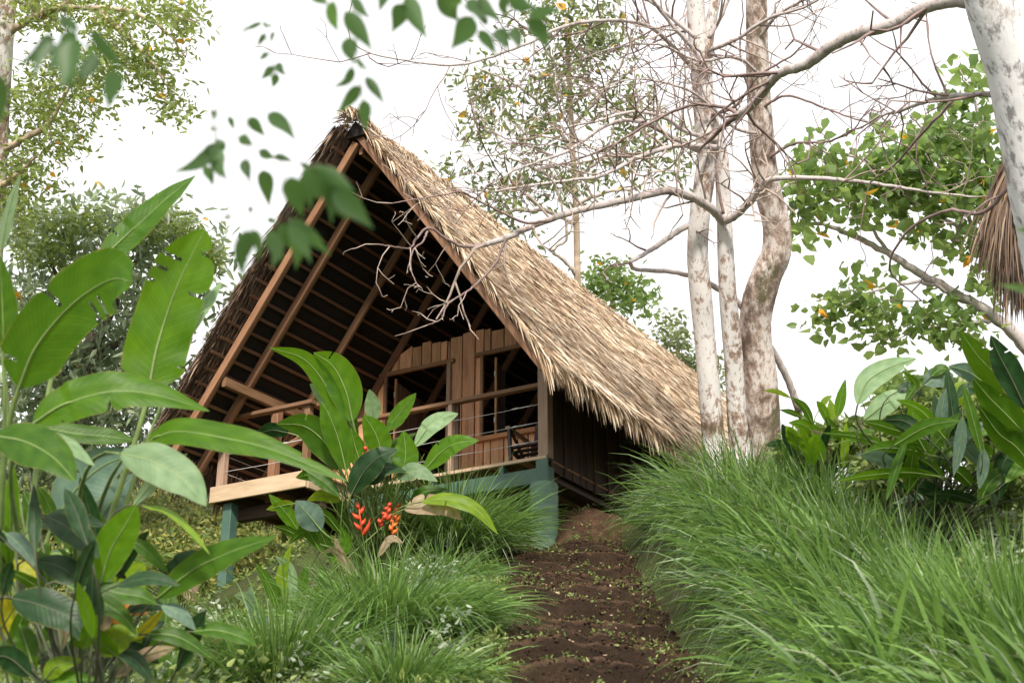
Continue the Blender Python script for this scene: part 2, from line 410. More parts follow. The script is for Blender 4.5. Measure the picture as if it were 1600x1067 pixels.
# ------------------------------------------------------------------ ground
def grid(svals, rvals, zf):
    S, R = np.meshgrid(svals, rvals, indexing='ij')
    X, Y = sr_to_xy(S, R); Z = zf(S, R)
    V = np.stack([X, Y, Z], -1).reshape(-1, 3)
    n, m = len(svals), len(rvals)
    i = np.arange(n-1)[:, None]*m; j = np.arange(m-1)[None, :]
    F = np.stack([i+j, i+j+1, i+m+j+1, i+m+j], -1).reshape(-1, 4)
    return V, F[:, ::-1]
sv = np.concatenate([np.linspace(-60, 3, 14), np.arange(3.4, 30, .16), np.linspace(30.5, 60, 24), np.linspace(66, 500, 16)])
rv = np.concatenate([np.linspace(-400, -22, 14), np.arange(-21, -9, .6), np.arange(-9, 9, .16), np.arange(9, 22, .6), np.linspace(23, 400, 14)])
def zf_ground(S, R):
    z = ground_sr(S, R)
    inpath = sstep(-.55, -.25, R)*(1-sstep(1.15, 1.45, R))*(1-sstep(17.2, 17.6, S))*sstep(2, 3, S)
    return z - .14*inpath
V, F = grid(sv, rv, zf_ground)
meta(mesh_obj('ground', V, F, M['turf'], smooth=True), kind='structure')
STEP = .58
def zf_path(S, R):
    X, Y = sr_to_xy(S, R)
    wob = .10*np.sin(R*2.3+S*.3)+.07*vnoise(R, S*0+np.floor(S/STEP)*3.1, 2.2)
    q = (S+wob)/STEP; fr = q-np.floor(q)
    slope = np.where(S < 9, .33, .368)
    f = np.clip((fr-.42)/.56, 0, 1)
    ter = ((1-(1-f)**2.4)-fr)*slope*STEP*1.3*(1-sstep(16.0, 16.4, S))
    edge = np.minimum(sstep(-.5, -.15, R), 1-sstep(1.1, 1.45, R))
    rough = .030*vnoise(X, Y, 3.5)+.024*vnoise(X, Y, 9, 3)+.014*vnoise(X, Y, 21, 5)+.008*RNG.normal(0, 1, S.shape)
    return ground_sr(S, R)+(ter*edge+rough) - .10*(1-edge)*(1-sstep(16.4, 16.9, S))-.02
V, F = grid(np.arange(3.0, 17.9, .045), np.arange(-.75, 1.75, .045), zf_path)
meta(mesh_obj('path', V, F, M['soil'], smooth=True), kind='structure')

# dry mound beside the round column
def dry():
    m, n = mat('dry_soil'); p = objc(n)
    a = noise(n, p, 5, 6, .7); b = noise(n, scaled(n, p, (1, 1, 2.5)), 42, 6, .75)
    r = ramp(n, [(.32, (.03, .018, .012)), (.5, (.105, .060, .037)), (.68, (.25, .155, .098))])
    n.links.new(mth(n, 'ADD', mth(n, 'MULTIPLY', a, .5), mth(n, 'MULTIPLY', b, .5)), r.inputs[0])
    return finish(m, n, r.outputs[0], .95, b, 1, .05, spec=.1)
M['dry_soil'] = dry()
def zf_mound(S, R):
    X, Y = sr_to_xy(S, R)
    d = 1-((S-16.95)/.85)**2-((R-.86)/.72)**2
    return zf_path(S, R)-.09+.27*np.clip(d, 0, 1)**.6+.02*vnoise(X, Y, 14)+.012*vnoise(X, Y, 30, 2)
V, F = grid(np.arange(16.0, 17.9, .035), np.arange(.1, 1.65, .035), zf_mound)
meta(mesh_obj('soil_mound', V, F, M['dry_soil'], smooth=True), kind='structure')

# ------------------------------------------------------------------ cabin
ZH = 2.1; XR, ZR, TH = -1.82, 4.25, .946
cs, sn = math.cos(TH), math.sin(TH)
def zu(x): return ZR-abs(x-XR)*math.tan(TH)
def RP(side, t, y, o):           # point on a roof slope: t down the slope, o = offset outward
    return np.array([XR+side*(t*cs+o*sn), y, ZR-t*sn+o*cs])
CB = thing('thatched_cabin', (-1.8, 4, -1.0), 'wooden cabin on green stilts under a steep tan thatched roof with an open front veranda', 'cabin')
YF, YW, YB = -1.79, 1.15, 10.2
YEND = 11.7
TR, TL = 4.72, 5.02
# roof underlay: two thick slabs
for side, tt in ((1, TR), (-1, TL)):
    y0 = -1.84 if side == 1 else -2.05
    c = [RP(side, t, y, o) for y in (y0, YEND) for t in (-.02, tt) for o in (.125, .175)]
    F = [(0, 1, 3, 2), (4, 6, 7, 5), (0, 4, 5, 1), (2, 3, 7, 6), (0, 2, 6, 4), (1, 5, 7, 3)]
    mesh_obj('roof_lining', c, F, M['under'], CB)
ry = [YF, -1.23, 0.0, YW-.04] + [2.4+1.25*i for i in range(8)]
for i, y in enumerate(ry):
    for side, tt in ((1, TR), (-1, TL)):
        if i == 0 and side == 1: continue
        w = .055 if i else .06
        beam('rafter', RP(side, .06 if side < 0 else .12, y, .015), RP(side, tt+.05, y, .015), w, .11, M['timber'], CB, up=(side*sn, 0, cs))
        if i in (0, 1) and side < 0:
            beam('rafter', RP(side, .1, y+.075, .03), RP(side, tt-.02, y+.075, .03), .035, .075, M['timber'], CB, up=(side*sn, 0, cs))
beam('barge_board', RP(1, -.05, YF-.02, .03), RP(1, TR+.02, YF-.02, .04), .035, .10, M['timber'], CB, up=(sn, 0, cs))
t = .28
while t < TL:
    for side, tt in ((-1, TL), (1, TR)):
        if t < tt:
            beam('purlin', RP(side, t, (-2.02 if side < 0 else -1.76)+random.uniform(-.07, .03), .095), RP(side, t, YEND-.1, .095), .045, .04, M['purlin'], CB, up=(side*sn, 0, cs))
    t += .225
beam('ridge_beam', (XR, YF+.05, ZR-.12), (XR, YEND-.2, ZR-.12), .06, .16, M['timber'], CB)
# long plates, braces, posts
beam('wall_plate', (-3.93, YF+.05, 1.20), (-3.93, YB, 1.20), .07, .13, M['timber'], CB)
beam('wall_plate', (-.02, .1, 1.58), (-.02, YB, 1.58), .07, .12, M['timber'], CB)
beam('post', (0, 0, -.02), (0, 0, 1.66), .145, .145, M['grey_wood'], CB)
for y in (-.62, 2.3, 5, 8): beam('post', (-3.93, y, -.2), (-3.93, y, 1.14), .12, .12, M['timber'], CB)
beam('brace', (-3.93, -.55, .55), (-3.93, .3, 1.14), .05, .09, M['timber'], CB)
beam('post', (-3.1, -.95, 0), (-3.1, -.95, 1.0), .09, .09, M['timber'], CB)
beam('post', (-3.55, 1.0, -.1), (-3.55, 1.0, 1.62), .11, .11, M['timber'], CB)
beam('post', (-4.53, -.98, 0), (-4.53, -.98, .96), .12, .10, M['grey_wood'], CB)
beam('post', (-1.43, .0, .0), (-1.43, .0, .955), .06, .11, M['grey_wood'], CB)
beam('post', (-1.36, .035, .0), (-1.36, .035, .955), .05, .05, M['dark_wood'], CB)
# handrails
beam('handrail', (-.07, -.02, .975), (-3.02, -.02, .975), .10, .055, M['timber'], CB)
beam('handrail', (-4.68, -1.0, .975), (-2.98, -1.0, .975), .11, .055, M['timber'], CB)
beam('handrail', (-4.56, -.93, .965), (-4.56, 1.1, .965), .10, .05, M['timber'], CB)
beam('handrail', (-3.02, -.93, .965), (-3.02, -.05, .965), .10, .05, M['timber'], CB)
def cable(A, B, tb=True):
    A = np.array(A, float); B = np.array(B, float)
    mid = (A+B)/2-np.array([0, 0, .008])
    V, F, uv = tube(spline([A, mid, B], 9), .0042, 4)
    o = mesh_obj('cable', V, F, M['steel'], CB, smooth=True)
    if tb:
        d = norm(A-B); p = A-d*.0; a = B+d*.30; b = B+d*.42
        V, F, uv = tube([a, (a+b)/2, b], [.006, .013, .006], 6)
        mesh_obj('turnbuckle', V, F, M['steel'], o)
        V, F, uv = tube([b, b-d*.42], .0065, 4); mesh_obj('threaded_rod', V, F, M['steel'], o)
for z in (.23, .475, .72):
    cable((-1.43, -.02, z), (-.07, -.02, z))
    cable((-3.0, -.02, z), (-1.43, -.02, z), False)
    cable((-4.53, -.99, z), (-3.1, -.99, z), z == .475)
    cable((-4.53, -.95, z), (-4.53, 1.1, z), z == .475)
# deck: boards run along y
x = -4.60; i = 0
while x < -.02:
    w = .14; y0 = -1.02 if x < -3.03 else -.04
    beam('floor_board', (x+w/2, y0, -.015+random.uniform(-.002, .002)), (x+w/2, YB, -.015), w-.006, .03, M['timber'] if i % 3 else M['board'], CB)
    x += w; i += 1
beam('deck_edge', (-3.0, -.075, -.022), (.06, -.075, -.022), .05, .045, M['pale'], CB)
beam('fascia', (-4.64, -1.055, -.10), (-2.99, -1.055, -.10), .04, .225, M['pale'], CB)
beam('fascia', (-2.995, -1.03, -.115), (-2.995, -.11, -.115), .04, .21, M['pale'], CB)
beam('fascia', (-4.64, -1.0, -.10), (-4.64, 5.0, -.10), .04, .2, M['timber'], CB)
beam('main_beam', (-3.0, -.02, -.25), (.09, -.02, -.25), .14, .2, M['green'], CB)
for xx in (-.045, -.62, -1.7): beam('block', (xx, -.02, -.148), (xx, -.02, -.047), .12 if xx > -.1 else .07, .12 if xx > -.1 else .10, M['green'], CB, up=(0, 1, 0))
beam('corner_block', (.0, -.082, -.36), (.0, -.082, -.0), .16, .03, M['green'], CB, up=(0, 1, 0))
for xx in (-4.4, -3.5, -2.4, -1.2, -.12):
    yy = -.9 if xx < -3.1 else .12
    beam('joist', (xx, yy, -.125), (xx, YB, -.125), .06, .16, M['dark_wood'], CB)
for yy in (2.6, 5.2, 8): beam('main_beam', (-4.5, yy, -.3), (.0, yy, -.3), .14, .18, M['green'], CB)
beam('main_beam', (-4.5, -.6, -.3), (-3.05, -.6, -.3), .12, .18, M['dark_wood'], CB)
def column(x, y, zt, zb, r, lab=None):
    n = 90; zs = np.linspace(zb, zt, n)
    R = r*(1+.016*np.sin(zs*42)+.005*np.sin(zs*91)); R[-2:] *= (.99, .965)
    V, F, uv = tube([(x, y, z) for z in zs], R, 28, 0)
    o = mesh_obj('column', V, F, M['column'], CB, smooth=True)
    if lab: o['label'] = lab
    return o
column(-.02, -.02, -.352, -1.75, .178, 'nearest round green column at the corner of the veranda')
column(-3.9, .35, -.4, -2.6, .16)
column(-3.9, 5.0, -.4, -2.2, .16); column(-.1, 5.0, -.4, -1.6, .16); column(-2, 5.2, -.4, -1.6, .16)
beam('stilt', (-4.42, -.88, -2.1), (-4.42, -.88, -.215), .15, .15, M['green'], CB, up=(0, 1, 0))
beam('stump_post', (-4.62, -1.3, -2.2), (-4.62, -1.3, -1.25), .13, .13, M['grey_wood'], CB, up=(0, 1, 0))
# front wall boards
def wallboard(x0, x1, z0, z1, y, lab=None, m='board'):
    d = random.uniform(0, .012)
    za, zb = zu(x0)-.02, zu(x1)-.02
    c0, c1 = min(z1, za), min(z1, zb)
    if max(c0, c1) < z0+.03: return
    c0 = max(c0, z0+.005); c1 = max(c1, z0+.005)
    g = .0105
    V = [(x0+g, y-d, z0), (x1-g, y-d, z0), (x1-g, y-d, c1), (x0+g, y-d, c0), (x0+g, y-d+.025, z0), (x1-g, y-d+.025, z0), (x1-g, y-d+.025, c1), (x0+g, y-d+.025, c0)]
    F = [(0, 1, 2, 3), (5, 4, 7, 6), (1, 5, 6, 2), (4, 0, 3, 7), (3, 2, 6, 7), (0, 4, 5, 1)]
    ph = random.random()*20
    uv = [(ph+v[2], ph+v[0]) for v in V]
    mesh_obj('wall_board', V, F, M[m], CB, tone=np.full(8, random.random()), uv=np.array(uv))
DX0, DX1, WX0, WX1, ZS = -3.34, -2.23, -1.64, -.26, .84
x = -4.35; k = 0
while x < -.06:
    w = random.choice((.12, .2, .22, .24, .17)); x1 = min(x+w, -.06)
    for e in (DX0, DX1, WX0, WX1):
        if x < e-1e-6 < x1 + .05 and e > x+.05: x1 = min(x1, e) if e-x > .05 else x1
        if x < e < x1: x1 = e
    zt = 2.47+random.uniform(-.035, .045)
    mid = (x+x1)/2
    if DX0 < mid < DX1: wallboard(x, x1, ZH, zt, YW)
    elif WX0 < mid < WX1:
        wallboard(x, x1, ZH, zt, YW); wallboard(x, x1, .0, ZS, YW)
    else: wallboard(x, x1, .0, zt, YW)
    x = x1; k += 1
# backing battens so that joints read dark
beam('wall_rail', (-3.4, YW+.045, 2.3), (-.5, YW+.045, 2.3), .04, .08, M['dark_wood'], CB)
def frame(name, x0, x1, z0, z1, sill):
    y = YW-.035
    fr = beam(name, (x0-.12, y, z1+.01), (x1+.10, y, z1+.01), .055, .06, M['timber'], CB)
    beam('jamb', (x0-.012, y+.004, z0), (x0-.012, y+.004, z1-.022), .05, .05, M['timber'], fr, up=(0, 1, 0))
    beam('jamb', (x1+.012, y+.004, z0), (x1+.012, y+.004, z1-.022), .07, .05, M['grey_wood'] if not sill else M['timber'], fr, up=(0, 1, 0))
    if sill: beam('sill', (x0-.10, y-.01, z0-.025), (x1+.1, y-.01, z0-.025), .08, .07, M['orange_wood'], fr)
    return fr
frame('door_frame', DX0, DX1, .02, ZH, False)
frame('window_frame', WX0, WX1, ZS, ZH, True)
def leafdoor(name, hx, z0, z1, ang, wd, n):
    # an inward-open leaf hinged at x=hx
    d = np.array([math.cos(ang), math.sin(ang), 0]); o = np.array([hx, YW+.06, 0])
    root = beam(name, o+d*.03+[0, 0, z0], o+d*.03+[0, 0, z1], .05, .035, M['orange_wood'], CB, up=(d[1], -d[0], 0))
    for i in range(n):
        a = .07+(wd-.08)*(i+.5)/n
        beam('board', o+d*a+[0, 0, z0+.03], o+d*a+[0, 0, z1-.03], (wd-.08)/n-.012, .02, M['timber'], root, up=(d[1], -d[0], 0))
    for zz in (z0+.25, z1-.25):
        beam('hinge', o+d*.03+[0, -.03, zz-.04], o+d*.03+[0, -.03, zz+.04], .03, .012, M['cap'], root, up=(0, 1, 0))
    beam('ledge', o+d*.05+[.02, -.02, (z0+z1)/2], o+d*wd+[.02, -.02, (z0+z1)/2], .03, .08, M['timber'], root)
leafdoor('door_leaf', DX0+.10, .03, ZH-.04, math.radians(101), .95, 6)
leafdoor('window_shutter', WX0+.16, ZS+.02, ZH-.04, math.radians(108), .62, 4)
# side and back walls
y = .08; k = 0
while y < YB:
    w = random.choice((.18, .2, .22)); y1 = min(y+w, YB); d = random.uniform(0, .012)
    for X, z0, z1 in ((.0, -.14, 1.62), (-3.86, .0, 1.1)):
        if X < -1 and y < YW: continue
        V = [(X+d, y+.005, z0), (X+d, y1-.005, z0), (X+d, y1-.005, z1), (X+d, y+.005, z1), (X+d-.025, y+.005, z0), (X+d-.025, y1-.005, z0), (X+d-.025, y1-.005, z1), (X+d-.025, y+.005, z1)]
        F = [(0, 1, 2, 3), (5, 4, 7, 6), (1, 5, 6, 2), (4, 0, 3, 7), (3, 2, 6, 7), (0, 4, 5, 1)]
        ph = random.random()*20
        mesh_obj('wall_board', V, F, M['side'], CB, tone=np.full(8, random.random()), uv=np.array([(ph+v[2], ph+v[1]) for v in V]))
        if X > -1 and k % 2 == 0:
            beam('batten', (X+.022+d, y+.005, z0+.01), (X+.022+d, y+.005, z1), .035, .018, M['dark_wood'], CB, up=(1, 0, 0))
    y = y1; k += 1
x = -3.9
while x < -.02:
    x1 = min(x+.22, -.02)
    wallboard(x, x1, -.1, 2.0, YB)
    x = x1

# thatch strands
def strands(P0, D0, L, Wd, lift, bend, seg, side_ref, tone):
    """ribbon blades; P0 (n,3) root, D0 (n,3) unit, lift: add normal; bend: downward curvature"""
    n = len(P0); t = np.linspace(0, 1, seg+1)
    P = P0.copy(); d = D0.copy(); pts = [P.copy()]
    for k in range(seg):
        d = norm(d+np.array([0, 0, -1.])*(bend/seg)[:, None]*(k+.5)/seg*2)
        P = P+d*(L/seg)[:, None]; pts.append(P.copy())
    pts = np.stack(pts, 1)
    S = norm(np.cross(D0, side_ref))[:, None, :]
    wp = np.where(t < .15, .5+t*3.3, np.clip(1.05-(np.maximum(t-.15, 0)/.85)**2.2, .06, 1))
    half = (Wd[:, None]*wp[None, :]/2)[..., None]
    V = np.stack([pts-S*half, pts+S*half], 2).reshape(-1, 3)
    b = np.arange(n)[:, None]*(seg+1)*2+np.arange(seg)[None, :]*2
    F = np.stack([b, b+1, b+3, b+2], -1).reshape(-1, 4)
    return V, F, np.repeat(tone, (seg+1)*2)
def roof_thatch(side, y0, y1, tmax, nrow, dens, matname, seg=3):
    nrm = np.array([side*sn, 0, cs]); dn = np.array([side*cs, 0, -sn])
    A = Acc()
    rows = np.linspace(.0, tmax-.02, nrow)
    for r_i, t in enumerate(rows):
        n = int((y1-y0)*dens)
        yy = RNG.uniform(y0, y1, n); tt = t+RNG.normal(0, .035, n)
        tt = np.clip(tt, -.02, tmax)
        off = .17+RNG.uniform(0, .03, n)
        P0 = np.array([XR, 0, ZR])+tt[:, None]*dn+off[:, None]*nrm; P0[:, 1] = yy
        jy = RNG.normal(.05, .15, n)
        D = norm(dn[None]+nrm[None]*RNG.uniform(.04, .30, n)[:, None]+np.array([0, 1., 0])[None]*jy[:, None])
        L = RNG.uniform(.20, .42, n)
        Wd = RNG.uniform(.011, .027, n)
        sr = norm(nrm[None]+RNG.normal(0, .3, (n, 3)))
        tone = np.clip(RNG.normal(.58, .27, n)+.1*np.sin(yy*1.3+t*2), 0, 1)
        dead = RNG.random(n) < .20; tone[dead] = RNG.uniform(0, .12, dead.sum())  # random dark strands paint in the shade of gaps between strands
        V, F, T = strands(P0, D, L, Wd, 0, RNG.uniform(.05, .5, n), seg, sr, tone); A.add(V, F, T)
    # eave fringe, hanging
    n = int((y1-y0)*170)
    yy = RNG.uniform(y0, y1, n); tt = tmax-RNG.uniform(0, .22, n)
    P0 = np.array([XR, 0, ZR])+tt[:, None]*dn+(.10+RNG.uniform(0, .09, n))[:, None]*nrm; P0[:, 1] = yy
    D = norm(dn[None]+np.array([0, 0, -.5])[None]+RNG.normal(0, .13, (n, 3)))
    clump = .07*np.sin(yy*9)+.05*np.sin(yy*23+1)
    V, F, T = strands(P0, D, RNG.uniform(.22, .5, n)+clump, RNG.uniform(.012, .032, n), 0, RNG.uniform(.8, 1.8, n), 4,
                      norm(nrm[None]+RNG.normal(0, .5, (n, 3))), np.clip(RNG.normal(.5, .25, n), 0, 1)); A.add(V, F, T)
    # strands hanging over the front edge of the slope
    n = 520 if side > 0 else 900
    tt = RNG.uniform(0, tmax, n)
    P0 = np.array([XR, 0, ZR])+tt[:, None]*dn+(.15+RNG.uniform(0, .05, n))[:, None]*nrm; P0[:, 1] = y0+RNG.uniform(-.01, .10, n)
    D = norm(dn[None]+np.array([0, -1, 0])[None]*RNG.uniform(.0, .30, n)[:, None]+RNG.normal(0, .10, (n, 3)))
    V, F, T = strands(P0, D, RNG.uniform(.2, .5, n), RNG.uniform(.010, .026, n), 0, RNG.uniform(.1, .7, n), 4,
                      norm(nrm[None]+RNG.normal(0, .6, (n, 3))), np.clip(RNG.normal(.5, .25, n), 0, 1)); A.add(V, F, T)
    return A.build('thatch', M[matname], CB, kind='stuff')
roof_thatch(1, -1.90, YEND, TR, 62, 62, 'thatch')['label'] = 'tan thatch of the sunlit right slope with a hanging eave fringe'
roof_thatch(-1, -2.12, YEND, TL, 30, 30, 'thatch_brown')['label'] = 'thatch of the left slope, its shade painted in as dark brown'  # browner copy of the thatch colour carries this slope's shade
# underside strands of the left verge and eave (seen from below)
A = Acc(); nrm = np.array([-sn, 0, cs]); dn = np.array([-cs, 0, -sn])
n = 5200; yy = RNG.uniform(-2.12, -1.80, n); tt = RNG.uniform(-.05, TL+.05, n)
P0 = np.array([XR, 0, ZR])+tt[:, None]*dn+RNG.uniform(.09, .16, n)[:, None]*nrm; P0[:, 1] = yy
D = norm(dn[None]+np.array([0, -1, 0])[None]*RNG.uniform(-.15, .3, n)[:, None]-nrm[None]*RNG.uniform(-.1, .12, n)[:, None])
V, F, T = strands(P0, D, RNG.uniform(.12, .32, n), RNG.uniform(.010, .024, n), 0, RNG.uniform(.0, .4, n), 3, norm(nrm[None]+RNG.normal(0, .5, (n, 3))), np.clip(RNG.normal(.4, .3, n), 0, 1)); A.add(V, F, T)
n = 2600; yy = RNG.uniform(-2.1, YEND, n)
P0 = np.array([XR, 0, ZR])+(TL-RNG.uniform(0, .12, n))[:, None]*dn+RNG.uniform(.07, .16, n)[:, None]*nrm; P0[:, 1] = yy
D = norm(dn[None]+RNG.normal(0, .12, (n, 3))+np.array([0, 0, -.6])[None])
V, F, T = strands(P0, D, RNG.uniform(.3, .6, n), RNG.uniform(.012, .03, n), 0, RNG.uniform(.5, 1.3, n), 3, norm(nrm[None]+RNG.normal(0, .5, (n, 3))), np.clip(RNG.normal(.5, .3, n), 0, 1)); A.add(V, F, T)
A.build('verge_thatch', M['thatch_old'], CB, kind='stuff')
# ridge cap: tufts that fold over the ridge
A = Acc(); n = 5200; yy = RNG.uniform(-2.16, YEND, n)
yy = yy+.05*np.sin(yy*14)
sd_ = np.where(RNG.random(n) < .8, 1., -1.)
base = np.stack([np.full(n, XR)-sd_*.07, yy, np.full(n, ZR+.27)+RNG.uniform(0, .03, n)+(yy < 1.5)*.06*np.abs(np.sin(yy*2.6))], -1)
D = norm(np.stack([sd_*.8, RNG.normal(.12, .30, n), RNG.uniform(-.2, .2, n)], -1))
V, F, T = strands(base, D, RNG.uniform(.16, .36, n), RNG.uniform(.012, .028, n), 0, RNG.uniform(1.8, 3.4, n), 5,
                  norm(np.array([0, 0, 1.])[None]+RNG.normal(0, .35, (n, 3))), np.clip(RNG.normal(.62, .25, n), 0, 1)); A.add(V, F, T)
n = 200; th = RNG.uniform(-1.2, 1.2, n)
base = np.stack([XR+.18*np.sin(th), np.full(n, -2.0)+RNG.uniform(-.05, .25, n), ZR+.10+.24*np.cos(th)], -1)
D = norm(np.stack([np.sin(th)*.5, -RNG.uniform(.5, 1, n), RNG.uniform(-.3, .3, n)], -1))
V, F, T = strands(base, D, RNG.uniform(.08, .2, n), RNG.uniform(.012, .028, n), 0, RNG.uniform(.5, 2.2, n), 4, norm(RNG.normal(0, 1, (n, 3))), np.clip(RNG.normal(.2, .2, n), 0, 1)); A.add(V, F, T)
A.build('ridge_cap', M['thatch'], CB, kind='stuff')
c = [(XR-.22, -1.9, ZR+.0), (XR, -1.9, ZR+.23), (XR+.22, -1.88, ZR+.0), (XR-.26, YEND, ZR+.0), (XR, YEND, ZR+.25), (XR+.26, YEND, ZR+.0)]
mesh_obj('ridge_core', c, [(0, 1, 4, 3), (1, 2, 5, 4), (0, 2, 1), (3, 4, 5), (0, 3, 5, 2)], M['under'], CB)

# chair on the veranda
ch = thing('veranda_chair', (-.5, .55, 0), 'dark slatted wooden armchair standing on the veranda behind the cable railing by the corner post', 'chair')
m = M['black']
for xx in (-.72, -.22):
    beam('leg', (xx, .36, 0), (xx, .30, .62), .05, .04, m, ch, up=(0, 1, 0)); beam('leg', (xx, .86, 0), (xx, .95, .5), .05, .04, m, ch, up=(0, 1, 0))
    beam('armrest', (xx, .26, .6), (xx, .98, .52), .07, .03, M['grey_wood'], ch)
    beam('side_rail', (xx, .36, .30), (xx, .92, .16), .04, .05, m, ch)
for i in range(5): beam('seat_slat', (-.74, .38+i*.11, .34-i*.025), (-.2, .38+i*.11, .34-i*.025), .08, .02, m, ch)
for i in range(5): beam('back_slat', (-.68+i*.105, .88, .22), (-.68+i*.105, 1.02, .85), .07, .02, m, ch, up=(0, 1, 0))
beam('back_rail', (-.72, 1.01, .8), (-.2, 1.01, .8), .03, .06, m, ch)
for xx in (-.72, -.22): beam('brace', (xx, .34, .58), (xx, .9, .1), .035, .035, m, ch)

# ------------------------------------------------------------------ plants: helpers
def ground_at(s, r):
    x, y = sr_to_xy(s, r); return np.stack([x, y, ground_sr(s, r)], -1)
def blades(name, roots, D0, L, Wd, bend, matname, parent=None, seg=6, tone=None, kind=None, wind=None):
    n = len(roots); t = np.linspace(0, 1, seg+1)
    P = roots.copy(); d = norm(D0); pts = [P.copy()]
    for k in range(seg):
        d = norm(d+np.array([0, 0, -1.])*(bend/seg)[:, None]*(.3+1.7*k/seg))
        P = P+d*(L/seg)[:, None]; pts.append(P.copy())
    pts = np.stack(pts, 1)
    S = norm(np.cross(D0, RNG.normal(0, 1, (n, 3))))[:, None, :]
    wp = np.clip(1-t**2.6, .04, 1)*np.clip(.45+t*3, 0, 1)
    half = (Wd[:, None]*wp[None]/2)[..., None]
    V = np.stack([pts-S*half, pts+S*half], 2).reshape(-1, 3)
    b = np.arange(n)[:, None]*(seg+1)*2+np.arange(seg)[None]*2
    F = np.stack([b, b+1, b+3, b+2], -1).reshape(-1, 4)
    T = np.repeat(tone if tone is not None else RNG.random(n), (seg+1)*2)
    return mesh_obj(name, V, F, M[matname], parent, T, smooth=True, kind=kind)
def leafcloud(P, size, droop, aspect=.42, tone=None, flat=.0, updir=None):
    """small six-vertex leaves (4 tris as 2 quads folded on the midrib) at points P"""
    n = len(P)
    a = RNG.normal(0, 1, (n, 3)); a[:, 2] = a[:, 2]*.6-droop
    if updir is not None: a = a+updir
    a = norm(a); S = norm(np.cross(a, RNG.normal(0, 1, (n, 3))+np.array([0, 0, flat]))); Nn = np.cross(S, a)
    L = size*RNG.uniform(.6, 1.25, n); w = L*aspect*RNG.uniform(.8, 1.2, n)/2
    L = L[:, None]; w = w[:, None]
    p0 = P; p3 = P+a*L-Nn*L*.12
    c1 = P+a*L*.36+Nn*w*.0; 
    l1 = P+a*L*.30-S*w*.95+Nn*w*.35; l2 = P+a*L*.66-S*w*.72+Nn*w*.2-Nn*L*.04
    r1 = P+a*L*.30+S*w*.95+Nn*w*.35; r2 = P+a*L*.66+S*w*.72+Nn*w*.2-Nn*L*.04
    V = np.stack([p0, l1, l2, p3, r2, r1], 1).reshape(-1, 3)
    b = (np.arange(n)*6)[:, None]
    F = np.concatenate([b+np.array([[0, 3, 2, 1]]), b+np.array([[0, 5, 4, 3]])], 0)
    if tone is None: tone = RNG.random(n)
    return V, F, np.repeat(tone, 6)
def blob_points(blobs, n):
    """blobs: (px,py,D, rx_px, ry_px, rD_m, weight); uniform in ellipsoids"""
    w = np.array([b[3]*b[4]*(b[6] if len(b) > 6 else 1.) for b in blobs], float); w /= w.sum()
    idx = RNG.choice(len(blobs), n, p=w)
    q = norm(RNG.normal(0, 1, (n, 3)))*RNG.random(n)[:, None]**(1/2.4)
    out = np.zeros((n, 3))
    for k in range(n):
        b = blobs[idx[k]]
        out[k] = W(b[0]+q[k, 0]*b[3], b[1]+q[k, 1]*b[4], b[2]+q[k, 2]*b[5])
    return out
def PXL(pts, D):
    """polyline from pixels; D scalar, or list of depths"""
    Ds = np.broadcast_to(np.asarray(D, float), (len(pts),)) if np.ndim(D) == 0 else np.interp(np.linspace(0, 1, len(pts)), np.linspace(0, 1, len(D)), D)
    return np.array([W(p[0], p[1], d) for p, d in zip(pts, Ds)])
def drop_to_ground(P):
    """extend the first point of a trunk down to the ground"""
    g = gz(P[0][0], P[0][1])-.15
    if P[0][2] > g+.1:
        n = max(1, int((P[0][2]-g)/1.5)); d = P[0]-P[1]
        ex = [np.array([P[0][0], P[0][1], g+(P[0][2]-g)*k/n]) for k in range(n)]
        P = np.vstack([ex, P])
    return P
def limb(name, P, r0, r1, matname, parent, sides=10, wob=.0, n=None, label=None, knob=.018):
    n = n or max(10, len(P)*6)
    Q = spline(P, n); L = np.linalg.norm(np.diff(Q, axis=0), axis=1).sum()
    Q[1:-1] += RNG.normal(0, wob, (n-2, 3))
    R = np.interp(np.linspace(0, 1, n), np.linspace(0, 1, 2), [r0, r1])*(1+spline(np.stack([RNG.normal(0, knob*1.4, len(P)+2)]*3, -1), n)[:, 0])
    V, F, uv = tube(Q, R, sides, .008)
    o = mesh_obj(name, V, F, M[matname], parent, uv=uv, tone=np.full(len(V), .5), smooth=True)
    if label: o['label'] = label
    return Q, R
def twig_to(A, src, dst, r0, sides=4):
    mid = (src+dst)/2+RNG.normal(0, .10, 3)*np.linalg.norm(dst-src)
    V, F, uv = tube(spline([src, mid, dst], 6), np.linspace(r0, r0*.35, 6), sides, 0, False); A.add(V, F)
